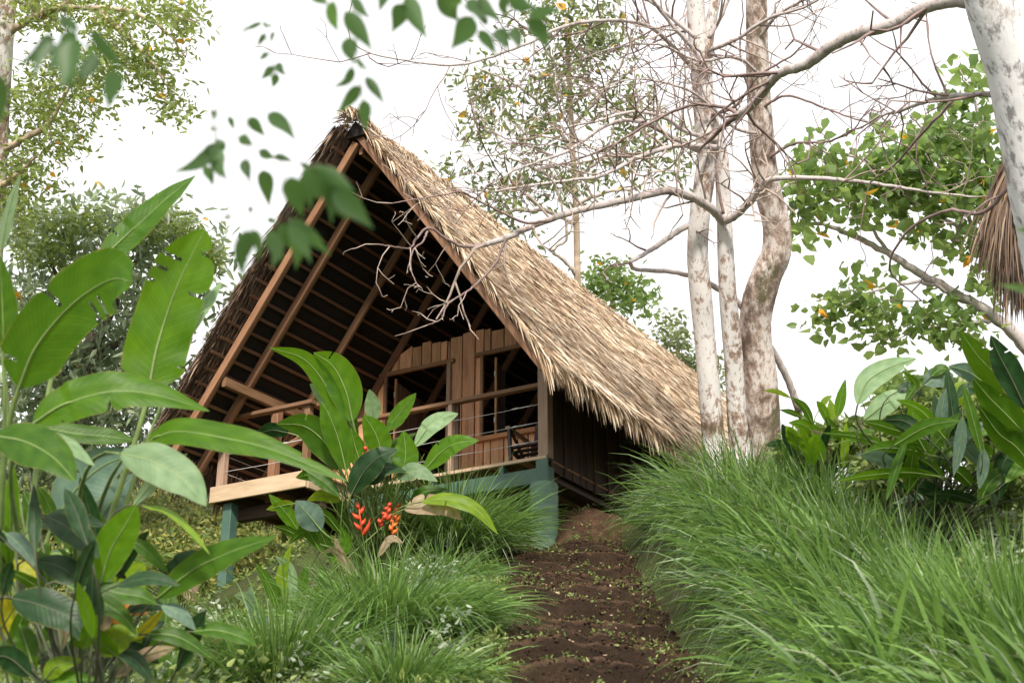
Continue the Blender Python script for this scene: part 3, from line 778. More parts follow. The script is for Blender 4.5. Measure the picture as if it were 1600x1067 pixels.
def foliage(tree, blobs, ncl, per, size, matname, droop=.5, aspect=.42, crad=.28, skeleton=None, twigmat='twig', twr=.012, yellow=0, ymat='leaf_yellow', tonef=None, name='foliage'):
    C = blob_points(blobs, ncl)
    if skeleton is not None:
        A = Acc(); sk = np.vstack(skeleton)
        order = np.argsort([np.min(np.linalg.norm(sk-c, axis=1)) for c in C])
        cur = sk.copy()
        for k in order:
            c = C[k]; d = np.linalg.norm(cur-c, axis=1); j = int(np.argmin(d))
            twig_to(A, cur[j], c, min(twr, .004+.008*d[j]))
            cur = np.vstack([cur, c, (c+cur[j])/2])
        A.build('twigs', M[twigmat], tree, kind='stuff')
    P = np.repeat(C, per, 0)+RNG.normal(0, crad, (ncl*per, 3))*np.array([1, 1, .8])
    ctone = np.repeat(RNG.normal(.5, .18, ncl), per)
    tone = np.clip(ctone+RNG.normal(0, .28, ncl*per), 0, 1)
    V, F, T = leafcloud(P, size, droop, aspect, tone)
    mesh_obj(name, V, F, M[matname], tree, T, kind='stuff')
    if yellow:
        P = C[RNG.choice(ncl, yellow)]+RNG.normal(0, crad, (yellow, 3))
        V, F, T = leafcloud(P, size*1.1, droop, .7, None); mesh_obj('yellow_leaves', V, F, M[ymat], tree, T, kind='stuff')
    return C

# ------------------------------------------------------------------ trees with leaves
# pale bright small-leaved tree, upper left
P = drop_to_ground(PXL([(-18, 420), (-8, 200), (0, 80), (8, -20), (14, -90)], 19))
t = thing('tree', P[0], 'pinkish brown trunk in the top left corner with airy bright small-leaved crown', 'tree', None)
Q, _ = limb('trunk', P, .22, .15, 'bark_pale', t, 14)
sk = [Q[len(Q)//3:]]
for pts in ([(2, 60), (40, 35), (80, 14), (130, 12), (200, 18), (260, 50), (290, 90)], [(-6, 240), (40, 215), (75, 195), (100, 150), (115, 115)],
            [(60, 30), (120, -5), (200, -30), (270, -10)], [(150, 14), (190, 50), (235, 95), (270, 150)], [(-8, 300), (30, 270), (60, 240)]):
    q, _ = limb('branch', PXL(pts, [19, 18.6]), .06, .012, 'trunk_tan', t, 8, .008); sk.append(q)
foliage(t, [(60, 10, 19, 60, 40, 1), (150, 15, 19, 60, 45, 1), (240, 25, 18.5, 60, 40, 1), (288, 40, 18.5, 28, 38, .8), (240, 105, 18.5, 45, 30, .8), (270, 155, 18.5, 24, 30, .6), (195, 90, 19, 60, 40, 1),
            (120, 130, 19, 60, 45, 1, .8), (60, 150, 19, 60, 55, 1), (90, 215, 19, 50, 40, 1, .9), (40, 265, 19, 50, 45, 1), (15, 330, 19, 30, 40, 1), (150, 180, 19, 30, 25, .6, .5)],
        330, 17, .115, 'leaf_warm', .3, .40, .15, sk, 'twig', .012, 30)
# dense grey-green bush tree at left behind the big leaves
P = drop_to_ground(PXL([(120, 760), (130, 640), (150, 520)], 22))
t = thing('tree', P[0], 'dense bushy tree with drooping grey-green leaves behind the banana-like plants at left', 'tree')
Q, _ = limb('trunk', P, .2, .12, 'bark_rough', t, 10); sk = [Q]
for pts in ([(150, 540), (100, 450), (60, 380)], [(150, 540), (200, 430), (250, 350)], [(150, 560), (260, 480), (330, 400)], [(140, 600), (60, 560), (0, 500)], [(140, 640), (230, 620), (300, 560)]):
    q, _ = limb('branch', PXL(pts, 22), .07, .015, 'twig_dark', t, 8, .01); sk.append(q)
foliage(t, [(60, 370, 22, 70, 40, 1.2), (150, 350, 22, 80, 42, 1.2), (235, 350, 22, 65, 38, 1.2), (290, 400, 22, 60, 45, 1.0), (335, 375, 21.6, 26, 20, .6), (335, 450, 22, 26, 45, .6, .6), (60, 470, 22, 80, 70, 1.5), (180, 460, 22, 100, 80, 1.5), (290, 480, 22, 30, 50, 1.2),
            (60, 590, 22, 90, 90, 1.6, 1.3), (180, 590, 22, 90, 90, 1.6, 1.3), (250, 580, 22.5, 40, 60, 1), (60, 710, 22, 90, 70, 1.3, 1.3), (190, 700, 22, 80, 70, 1.3, 1.2)],
        500, 17, .21, 'leaf_grey', .9, .34, .24, sk, 'twig_dark', .012, 12, 'leaf_yellow')
P2 = blob_points([(110, 345, 21.6, 80, 25, .8), (250, 350, 21.6, 70, 30, .8), (330, 400, 21.6, 25, 30, .5), (70, 390, 21.4, 60, 30, .8)], 1900)
V, F, T = leafcloud(P2, .13, .4, .36); mesh_obj('young_foliage', V, F, M['leaf_warm'], t, T, kind='stuff')
# thin tree behind the roof
P = drop_to_ground(PXL([(903, 470), (902, 420), (900, 330), (894, 220), (890, 130), (884, 30)], 27))
t = thing('tree', P[0], 'slender pale tree with a sparse light crown rising behind the thatched ridge', 'tree')
Q, _ = limb('trunk', P, .10, .04, 'trunk_tan', t, 10); sk = [Q[len(Q)//2:]]
for pts in ([(900, 430), (880, 405), (862, 392), (885, 372), (880, 330), (868, 290), (850, 240)], [(900, 300), (850, 270), (800, 250), (750, 240)], [(895, 240), (850, 170), (800, 130), (745, 105)],
            [(892, 200), (930, 160), (965, 110), (990, 60)], [(896, 280), (940, 250), (980, 240)], [(890, 150), (860, 90), (830, 40)], [(900, 350), (850, 330), (790, 330), (740, 340), (690, 300), (665, 270)], [(898, 320), (950, 300), (1000, 290), (1040, 250)]):
    q, _ = limb('branch', PXL(pts, [27, 26.5]), .045, .01, 'twig_pale', t, 8, .012); sk.append(q)
foliage(t, [(750, 120, 27, 45, 28, 1), (770, 170, 27, 50, 40, 1, .7), (830, 200, 27, 55, 45, 1), (870, 120, 27, 60, 55, 1), (930, 60, 27, 60, 55, 1), (960, 150, 27, 55, 50, 1, .7), (800, 280, 27, 60, 40, 1), (770, 330, 27, 40, 30, 1),
            (690, 265, 27, 45, 25, 1, .6), (880, 290, 27, 50, 40, 1, .7), (960, 260, 27, 55, 45, 1, .6), (1040, 240, 27, 50, 55, 1, .5), (850, 30, 27, 60, 40, 1, .8), (740, 215, 27, 40, 20, 1, .6), (1000, 190, 27, 50, 60, 1, .4), (820, 360, 27, 35, 25, 1, .6)],
        300, 12, .19, 'leaf_sparse', .7, .36, .22, sk, 'twig_pale', .010, 40)
# leafy saplings peeping over the ridge
for pxs, lab in (([(945, 436, 28, 26, 20, .6), (985, 466, 28, 26, 16, .5)], 'small bright green treetop peeping over the thatched ridge left of the pale trunks'),
                 ([(1055, 540, 31, 35, 30, .8), (1085, 575, 31, 25, 30, .6), (1140, 575, 31, 14, 45, .5, .7), (1040, 505, 31, 26, 16, .5, .4)], 'grey-green treetop behind the roof end between the pale trunks')):
    b = pxs[0]; P = drop_to_ground(PXL([(b[0]+18, b[1]+90), (b[0]+8, b[1]+20), (b[0], b[1])], b[2]))
    t = thing('tree', P[0], lab, 'tree'); Q, _ = limb('trunk', P, .07, .02, 'trunk_tan', t, 8)
    foliage(t, pxs, 60, 16, .17, 'leaf_broad' if b[2] < 30 else 'leaf_sparse', .4, .42, .22, [Q[-8:]], 'twig_pale', .01, 6)
# broad-leaved tree at right
P = drop_to_ground(PXL([(1660, 720), (1650, 620), (1600, 540), (1560, 500), (1500, 462), (1440, 430), (1390, 398), (1340, 372), (1290, 352), (1250, 345)], 21))
t = thing('tree', P[0], 'broad-leaved tree with green and orange leaves on pale branches right of the mottled trunks', 'tree')
Q, _ = limb('trunk', P, .13, .02, 'limb', t, 10, .01); sk = [Q[len(Q)//3:]]
for pts, r in (([(1655, 600), (1625, 520), (1600, 440), (1570, 400), (1530, 372), (1480, 345), (1430, 318), (1400, 290)], .07), ([(1560, 500), (1500, 505), (1440, 515), (1400, 530)], .035), ([(1500, 462), (1440, 442), (1370, 455), (1320, 478)], .035),
            ([(1600, 440), (1560, 350), (1540, 250), (1525, 160), (1500, 110)], .05), ([(1530, 372), (1480, 280), (1440, 200), (1420, 180)], .035), ([(1430, 318), (1370, 260), (1310, 240), (1260, 235)], .03), ([(1390, 398), (1340, 330), (1280, 300), (1240, 290)], .03)):
    q, _ = limb('branch', PXL(pts, [21, 20.6]), r, .01, 'limb', t, 8, .012); sk.append(q)
foliage(t, [(1285, 240, 21, 50, 30, .8), (1260, 290, 21, 40, 45, .8), (1330, 290, 21, 60, 55, 1), (1400, 240, 21, 60, 60, 1), (1400, 300, 21, 60, 45, 1), (1470, 240, 21, 60, 60, 1), (1480, 310, 21, 65, 50, 1), (1530, 200, 21, 40, 60, 1), (1540, 290, 21, 35, 50, 1), (1515, 120, 21, 28, 30, .6), (1490, 155, 21, 30, 24, .6, .7),
            (1250, 345, 21, 28, 32, .6), (1320, 345, 21, 40, 22, .8), (1430, 350, 21, 50, 20, .8, .8), (1540, 370, 21, 40, 40, .8), (1540, 425, 21, 40, 40, .8), (1500, 400, 21, 25, 25, .8, .5),
            (1275, 490, 21, 34, 20, .6), (1340, 470, 21, 55, 26, .8), (1400, 510, 21, 60, 30, .8), (1480, 490, 21, 50, 40, .8), (1520, 530, 21, 40, 25, .8), (1360, 430, 21, 45, 16, .6, .6)],
        300, 10, .19, 'leaf_broad', .5, .8, .17, sk, 'limb', .012, 55)

# ------------------------------------------------------------------ pale trunks with bare limbs
TW = {}
def twig_run(A, P, d, L, r, depth, D_in):
    """wandering bare twig with children"""
    n = max(3, int(L/.15)); pts = [P]; dd = d.copy(); curl = RNG.normal(0, .10, 3)
    for k in range(n):
        dd = norm(dd+RNG.normal(0, .12, 3)+curl*.8+np.array([0, 0, .035])+ (RNG.normal(0, .5, 3) if RNG.random() < .2 else 0))
        P = P+dd*L/n; pts.append(P)
        if depth > 0 and k > 0 and RNG.random() < .62:
            side = norm(np.cross(dd, RNG.normal(0, 1, 3)))
            twig_run(A, P, norm(dd*.75+side*RNG.uniform(.5, 1.1)+np.array([0, 0, .12])), L*RNG.uniform(.30, .62)*(1-.35*k/n), r*.62, depth-1, D_in)
    pts = np.array(pts)
    V, F, uv = tube(pts, np.linspace(r, max(.0038, r*.4), len(pts)), 5 if r > .01 else 4, .03, False); A.add(V, F)
def bare_tree(label, trunk, r0, r1, barkname, limbs, tw, sides=18, D=17.3, name='bare_tree', wob=.0, knob=.014):
    P = drop_to_ground(PXL(trunk, D))
    t = thing(name, P[0], label, 'tree', 'bare pale trees right of the cabin')
    limb('trunk', P, r0, r1, barkname, t, sides, wob, n=len(P)*9, knob=knob)
    A = Acc(); A2 = Acc()
    for pts, dd, ra, rb, nt, ln in limbs:
        Q, R = limb('branch', PXL(pts, dd), ra, rb, 'limb' if ra > .022 else 'twig', t, 8, .003, n=len(pts)*6)
        T = norm(np.gradient(Q, axis=0))
        for k in range(nt):
            i = int(RNG.uniform(.12, .99)*(len(Q)-1))
            side = norm(np.cross(T[i], RNG.normal(0, 1, 3)))
            twig_run(A, Q[i], norm(T[i]*.6+side*RNG.uniform(.5, 1.2)+np.array([0, 0, .1])), ln*RNG.uniform(.5, 1.15), min(.017, max(.0085, R[i]*.55)), 2, 0)
        twig_run(A, Q[-1], T[-1], ln, max(R[-1]*.8, .007), 2, 0)
    if A.n: A.build('twigs', M[tw], t, kind='stuff')
    return t
bare_tree('pale smooth trunk with brown scabs, leftmost of the three trunks by the roof end',
          [(1116, 712), (1112, 650), (1104, 560), (1097, 480), (1090, 400), (1094, 330), (1104, 250), (1099, 180), (1093, 100), (1088, 30), (1084, -60)], .145, .115, 'bark_pale',
          [([(1092, 345), (1065, 358), (1030, 382), (1005, 398), (984, 410)], [17.5, 16.6], .045, .022, 3, .6),
           ([(984, 410), (994, 421), (1040, 424), (1075, 430), (1110, 445), (1150, 470), (1185, 515), (1214, 560), (1232, 595), (1248, 640)], [16.6, 18.2, 18.6], .024, .055, 1, .3),
           ([(1100, 240), (1050, 215), (1000, 190), (950, 195), (890, 235), (855, 248), (815, 262), (760, 290)], [17.3, 15.8, 14.8], .034, .008, 18, 1.2),
           ([(1095, 120), (1040, 62), (1010, 40), (955, 32), (880, 42), (820, 70), (750, 95), (700, 102), (640, 96), (575, 82), (548, 64)], [17.3, 15.5, 14.5], .03, .005, 15, 1.2),
           ([(1088, 60), (1040, 20), (1000, -10), (950, -60)], 17, .03, .012, 5, 1.2)], 'twig')
bare_tree('middle white trunk of the three, forking into long bare limbs reaching over the thatch',
          [(1158, 722), (1152, 660), (1146, 560), (1138, 470), (1134, 400), (1132, 345), (1126, 240), (1110, 180), (1104, 130), (1107, 60), (1120, -10), (1130, -70)], .140, .055, 'bark_pale',
          [([(1130, 345), (1110, 325), (1080, 308), (1040, 299), (980, 312), (900, 330), (835, 352), (790, 372), (755, 383)], [17.2, 15.4], .062, .03, 9, 1.1),
           ([(755, 383), (725, 385), (695, 372), (670, 356), (650, 374), (640, 388), (612, 385), (588, 382)], [15.4, 14.6], .020, .007, 5, .45),
           ([(860, 345), (820, 348), (780, 330), (740, 310), (720, 300), (690, 305), (650, 312), (612, 318)], [15.8, 14.8], .018, .006, 8, .5),
           ([(790, 372), (775, 410), (748, 440), (730, 455), (700, 475), (690, 498), (668, 508)], [15.3, 14.8], .016, .006, 6, .38),
           ([(668, 362), (660, 378), (645, 392), (642, 420), (652, 445)], [15.0, 14.6], .012, .005, 3, .3),
           ([(1134, 345), (1152, 335), (1172, 315), (1190, 290), (1208, 280), (1280, 279), (1340, 284), (1400, 292), (1450, 300), (1525, 308)], [17.1, 15.8], .052, .012, 15, 1.0),
           ([(1122, 230), (1060, 228), (1000, 245), (940, 275), (890, 282), (830, 290), (770, 300)], [17.2, 15.5, 14.8], .036, .008, 17, 1.2),
           ([(1120, 220), (1070, 205), (1040, 185), (990, 175), (930, 190), (880, 200)], [17.2, 16], .032, .010, 14, 1.2),
           ([(1104, 120), (1085, 80), (1050, 40), (1020, 0), (1000, -40)], [17.2, 16.5], .034, .015, 7, 1.1),
           ([(1106, 80), (1150, 62), (1200, 30), (1260, 10), (1310, -20)], [17.2, 16.2], .030, .012, 11, 1.1),
           ([(1112, 180), (1150, 165), (1185, 120), (1240, 85), (1260, 60)], [17.2, 16.4], .022, .008, 6, .9),
           ([(1108, 60), (1130, 20), (1150, -30)], 17.1, .028, .015, 4, 1),
           ([(1130, 335), (1122, 290), (1118, 250), (1110, 232)], 17, .022, .012, 2, .6)], 'twig_mid')
bare_tree('thick rough trunk with an S bend, rightmost of the three by the roof end',
          [(1194, 735), (1191, 660), (1186, 580), (1180, 520), (1184, 475), (1198, 430), (1213, 395), (1213, 350), (1200, 300), (1192, 240), (1186, 160), (1183, 80), (1182, 0), (1180, -70)], .25, .125, 'bark_rough',
          [([(1190, 120), (1150, 90), (1090, 95), (1030, 70), (960, 75), (890, 100)], [17.6, 16.2], .026, .007, 13, 1.1),
           ([(1186, 60), (1220, 20), (1280, -10), (1340, -40)], [17.6, 16.6], .026, .01, 9, 1.1),
           ([(1192, 210), (1150, 200), (1090, 150), (1040, 130), (980, 125), (920, 150)], [17.6, 16], .024, .007, 12, 1.1),
           ([(1196, 250), (1240, 225), (1290, 222), (1330, 205), (1350, 180)], [17.6, 16.6], .02, .007, 6, .8),
           ([(1188, 170), (1230, 150), (1290, 170), (1350, 190), (1400, 200)], [17.6, 16.6], .02, .007, 6, .8)], 'twig', D=17.7)
# big near trunk at the right edge
bare_tree('big near whitish trunk with dark cracks along the right edge, bare limb reaching left',
          [(1680, 700), (1668, 560), (1654, 470), (1640, 380), (1622, 290), (1604, 200), (1588, 120), (1558, 30), (1540, -40), (1525, -110)], .245, .20, 'bark_near',
          [([(1560, 15), (1500, 2), (1445, 12), (1395, 38), (1340, 52), (1300, 72), (1262, 100), (1220, 114), (1200, 135), (1175, 165), (1152, 182)], [11, 11.8, 12.8], .062, .036, 10, .9),
           ([(1590, 150), (1545, 148), (1490, 150), (1450, 158), (1410, 172), (1375, 182), (1345, 200)], [11, 12.4], .030, .008, 9, .8),
           ([(1215, 116), (1180, 118), (1140, 119), (1090, 110)], [12.8, 13], .022, .008, 4, .7),
           ([(1155, 178), (1130, 168), (1080, 165), (1020, 190), (960, 225), (900, 250), (860, 262)], [12.8, 13.6], .020, .006, 13, .9),
           ([(1490, 156), (1440, 210), (1400, 255), (1360, 285)], [12, 12.8], .016, .007, 5, .6),
           ([(1600, 260), (1540, 330), (1480, 330), (1420, 360), (1390, 420), (1440, 470)], [11, 12.4], .02, .006, 5, .5)], 'twig', D=11, sides=24, knob=.01)

# ------------------------------------------------------------------ corner of a second thatched hut, right edge
hut = thing('thatched_hut', W(1640, 560, 13.5), 'shaggy brown thatch corner of a second hut behind the near trunk, right edge', 'hut')
e0, e1 = W(1580, 290, 13.2), W(1800, 120, 15.5); f0, f1 = W(1568, 420, 13.0), W(1800, 470, 15.5); ctr = W(1760, 330, 14.5)
A = Acc(); n = 5200
k = RNG.random(n); q = RNG.random(n)**.8
topc = e0+(e1-e0)*k[:, None]; botc = f0+(f1-f0)*k[:, None]
P0 = topc*(1-q[:, None])+botc*q[:, None]+RNG.normal(0, .03, (n, 3)); 
dirn = norm(botc-topc)
V, F, T = strands(P0, norm(dirn+RNG.normal(0, .10, (n, 3))), RNG.uniform(.25, .62, n), RNG.uniform(.010, .026, n), 0, RNG.uniform(.3, 1.4, n), 5, norm(-FW[None]+RNG.normal(0, .5, (n, 3))), np.clip(RNG.normal(.35, .22, n), 0, 1)); A.add(V, F, T)
n = 320; k = RNG.random(n)*.10   # long strands at the corner
P0 = W(1586, 262, 13.1)+RNG.normal(0, .05, (n, 3)); tgt = f0+RNG.normal(0, .12, (n, 3))
V, F, T = strands(P0, norm(norm(tgt-P0)+RT*-.25+RNG.normal(0, .08, (n, 3))), RNG.uniform(.6, 1.2, n), RNG.uniform(.012, .026, n), 0, RNG.uniform(.5, 1.3, n), 7, norm(-FW[None]+RNG.normal(0, .5, (n, 3))), np.clip(RNG.normal(.55, .2, n), 0, 1)); A.add(V, F, T)
A.build('thatch', M['thatch_brown'], hut, kind='stuff')['label'] = 'loose hanging brown thatch strands'
off = FW*.10+RT*.02
c = [W(1596, 275, 13.2)+off, e1+off, f1+off, W(1580, 430, 13.0)+off]; c += [v+FW*.35 for v in c]
mesh_obj('roof_lining', c, [(0, 1, 2, 3), (7, 6, 5, 4), (0, 4, 5, 1), (1, 5, 6, 2), (2, 6, 7, 3), (3, 7, 4, 0)], M['thatch_old'], hut)
beam('barge_board', W(1583, 305, 12.9), W(1606, 378, 12.9), .05, .16, M['orange_wood'], hut, up=tuple(-FW))
beam('barge_board', W(1600, 290, 13.0), W(1690, 240, 13.6), .05, .16, M['orange_wood'], hut, up=tuple(-FW))
for px, py in ((1650, 520), (1760, 540)):
    p = W(px, py-120, 13.9); beam('post', (p[0], p[1], gz(p[0], p[1])-.2), p, .16, .16, M['timber'], hut, up=(0, 1, 0))

# ------------------------------------------------------------------ big-leaved plants
def bigleaf_obj(parent, P, wid, roll, matname, tears=0, fold=.25, droop=.12, nu=56, nv=8, ripple=.05, shape=0, label=None, midrib=True):
    Q = spline(P, nu); T = norm(np.gradient(Q, axis=0))
    view = norm(Q-CAM)
    S0 = norm(np.cross(T, view)); N0 = np.cross(S0, T)
    a = math.radians(roll)
    rows = []
    tw = a+np.linspace(-.12, .12, nu)*RNG.normal(0, 1.5)
    S = S0*np.cos(tw)[:, None]+N0*np.sin(tw)[:, None]; Nn = np.cross(S, T)
    Nn = np.where((Nn[:, 2:3] < 0), -Nn, Nn)       # upper side up: the blade folds up and the edges droop
    u = np.linspace(0, 1, nu)
    if shape == 0: w = np.sin(np.pi*np.clip(u, 0, 1)**.82)**.78
    elif shape == 1: w = np.clip(u/.16, 0, 1)**.7*np.clip((1-u)/.22, 0, 1)**.62       # banana: parallel sides
    else: w = np.sin(np.pi*u**.62)**.9*1.0                                             # spear
    w = np.maximum(w, .02)*wid
    wl, wr = w.copy(), w.copy()
    for k in range(tears):
        uc = RNG.uniform(.12, .9); side = RNG.random() < .5; dep = RNG.uniform(.18, .62)
        g = np.maximum(0, 1-np.abs(u-uc)/.03)
        if RNG.random() < .45:
            if side: wl *= 1-dep*g
            else: wr *= 1-dep*g
        rows.append((int(uc*(nu-2)), side, RNG.integers(1, nv//2)))
    v = np.linspace(-1, 1, nv+1)
    ph = RNG.uniform(0, 6, 2)
    rip = np.sin(u[:, None]*RNG.uniform(14, 24)+ph[0]+np.sign(v)[None]*1.3)*np.abs(v)[None]**1.5*ripple
    ww = np.where(v[None] < 0, wl[:, None], wr[:, None])
    hgt = (fold*np.abs(v)[None]-droop*v[None]**2*2+rip)*w[:, None]
    V = Q[:, None]+S[:, None]*(v[None]*ww)[..., None]+Nn[:, None]*hgt[..., None]
    V = V.reshape(-1, 3); m = nv+1
    i = np.arange(nu-1)[:, None]*m; j = np.arange(nv)[None]
    F = np.stack([i+j, i+j+1, i+m+j+1, i+m+j], -1).reshape(-1, 4)
    keep = np.ones(len(F), bool)
    for (ri, sd, k0) in rows:
        js = range(0, k0) if sd else range(nv-k0, nv)
        for q in js: keep[ri*nv+q] = False
    F = F[keep]
    U = np.stack([np.repeat(u, m), np.tile((v+1)/2, nu)], -1)
    o = mesh_obj('leaf', V, F, M[matname], parent, uv=U, smooth=True)
    if label: o['label'] = label
    if midrib:
        R = np.linspace(wid*.045+.0015, .001, nu)
        V2, F2, uv2 = tube(Q-Nn*R[:, None]*.6, R, 6, 0, False)
        mesh_obj('midrib', V2, F2, M[{'L_dark': 'stem_dark'}.get(matname, 'stem')], o, smooth=True)
    return Q
def leafy_plant(name, base, label, cat, D, specs, stem_r=.014, stem='stem', group=None, k_down=.5):
    """specs: (pixel points, width px, roll deg, material, depth0, depth1, tears, shape)"""
    t = thing(name, base, label, cat, group)
    base = np.array(base)
    for sp in specs:
        pts, wpx, roll, mm = sp[:4]
        d0, d1 = (sp[4], sp[5]) if len(sp) > 5 else (0, 0)
        tears = sp[6] if len(sp) > 6 else 0; shape = sp[7] if len(sp) > 7 else 0
        P = PXL(pts, [D+d0, D+d1]); wid = wpx/2*D/FPX/max(math.cos(math.radians(roll)), .35)
        Q = bigleaf_obj(t, P, wid, roll, mm, tears, shape=shape, fold=.18 if wpx > 60 else .28)
        T0 = norm(Q[1]-Q[0]); L = np.linalg.norm(Q[0]-base)
        b0 = base+np.array([RNG.normal(0, .07), RNG.normal(0, .07), -.05])
        c1 = b0+np.array([0, 0, 1.])*L*.5; c2 = Q[0]-T0*min(L*.3, .35)
        tt = np.linspace(0, 1, 14)[:, None]
        B = (1-tt)**3*b0+3*(1-tt)**2*tt*c1+3*(1-tt)*tt**2*c2+tt**3*Q[0]
        V, F, uv = tube(B, np.linspace(stem_r, max(.004, wid*.075), 14), 7, 0, False)
        mesh_obj('stem', V, F, M[stem], t, smooth=True)
    return t
def rand_blades(n, cx, cy, rx, ry, lo, hi, mats, seed, wk=1.0):
    g = random.Random(seed); out = []
    for k in range(n):
        x, y = cx+g.uniform(-rx, rx), cy+g.uniform(-ry, ry); an = g.choice((-1, 1))*g.uniform(5, 80) if g.random() < .7 else g.uniform(-20, 20)
        L = g.uniform(lo, hi); dx, dy = math.sin(math.radians(an)), -math.cos(math.radians(an)); sag = g.uniform(.1, .5)*L*abs(dx)
        z = g.uniform(-.6, .9)
        out.append(([(x, y), (x+dx*L*.5, y+dy*L*.5), (x+dx*L, y+dy*L+sag)], g.uniform(12, 24)*wk, g.uniform(0, 45), g.choice(mats), z, z+g.uniform(-.2, .2)))
    return out
def gp(px, D, up=0):     # ground point straight below pixel column px at depth about D
    p = W(px, 1000, D); return np.array([p[0], p[1], gz(p[0], p[1])+up])
leafy_plant('banana_plant', gp(15, 6.6), 'tall banana-like plant at the left edge with upright torn leaf blades', 'plant', 6.4, [
    ([(30, 606), (58, 540), (115, 474), (172, 438), (207, 440)], 98, 12, 'L_mid', 0, -.2, 5, 1),
    ([(148, 414), (200, 366), (258, 312), (306, 274)], 44, 35, 'L_mid', .5, .7, 2, 0),
    ([(6, 545), (4, 480), (0, 400)], 46, 10, 'L_mid', .1, .1, 1, 0),
    ([(2, 392), (14, 330), (32, 272)], 18, 60, 'L_pale', .4, .4, 0, 0),
    ([(-10, 680), (40, 690), (84, 715), (118, 752)], 62, 25, 'L_mid', -.6, -.8, 0, 0),
    ([(25, 678), (70, 684), (110, 700), (148, 728)], 26, 40, 'L_pale', -.3, -.5, 0, 0),
    ([(20, 880), (16, 800), (22, 728)], 30, 20, 'L_bright', .3, .3, 0, 0),
    ([(52, 850), (48, 800), (36, 765)], 26, 30, 'L_mid', .4, .5, 0, 0),
    ([(8, 832), (30, 850), (56, 885)], 26, 30, 'L_grey', -.3, -.5, 0, 0),
    ([(-8, 1000), (15, 960), (36, 930)], 56, 10, 'L_yellow', .2, .2, 1, 0)], .022)
leafy_plant('banana_plant', gp(120, 6.9), 'bright green banana-like plant with a broad upright leaf just left of the cabin', 'plant', 6.8, [
    ([(232, 612), (246, 540), (276, 450), (320, 358)], 100, 8, 'L_bright', .2, .4, 6, 1),
    ([(276, 570), (300, 510), (326, 470), (346, 440)], 22, 55, 'L_pale', .3, .5, 0, 0),
    ([(52, 662), (100, 632), (170, 612), (240, 616), (327, 642)], 58, 30, 'L_bright', -.6, -.5, 2, 0),
    ([(46, 662), (110, 676), (170, 682), (215, 688)], 32, 30, 'L_mid', .4, .5, 0, 0),
    ([(228, 690), (275, 674), (350, 684), (430, 704), (544, 752)], 42, 30, 'L_bright', -.5, -.7, 1, 0),
    ([(188, 708), (240, 722), (290, 752), (322, 790)], 56, 20, 'L_pale', -.8, -.9, 0, 0),
    ([(88, 812), (118, 765), (160, 728), (210, 708)], 78, 10, 'L_grey', .4, .5, 1, 0),
    ([(208, 790), (240, 752), (266, 730), (293, 708)], 26, 10, 'L_pale', .6, .8, 0, 0),
    ([(120, 880), (150, 820), (185, 770), (215, 738)], 60, 25, 'L_grey', .7, .8, 0, 0)], .02)
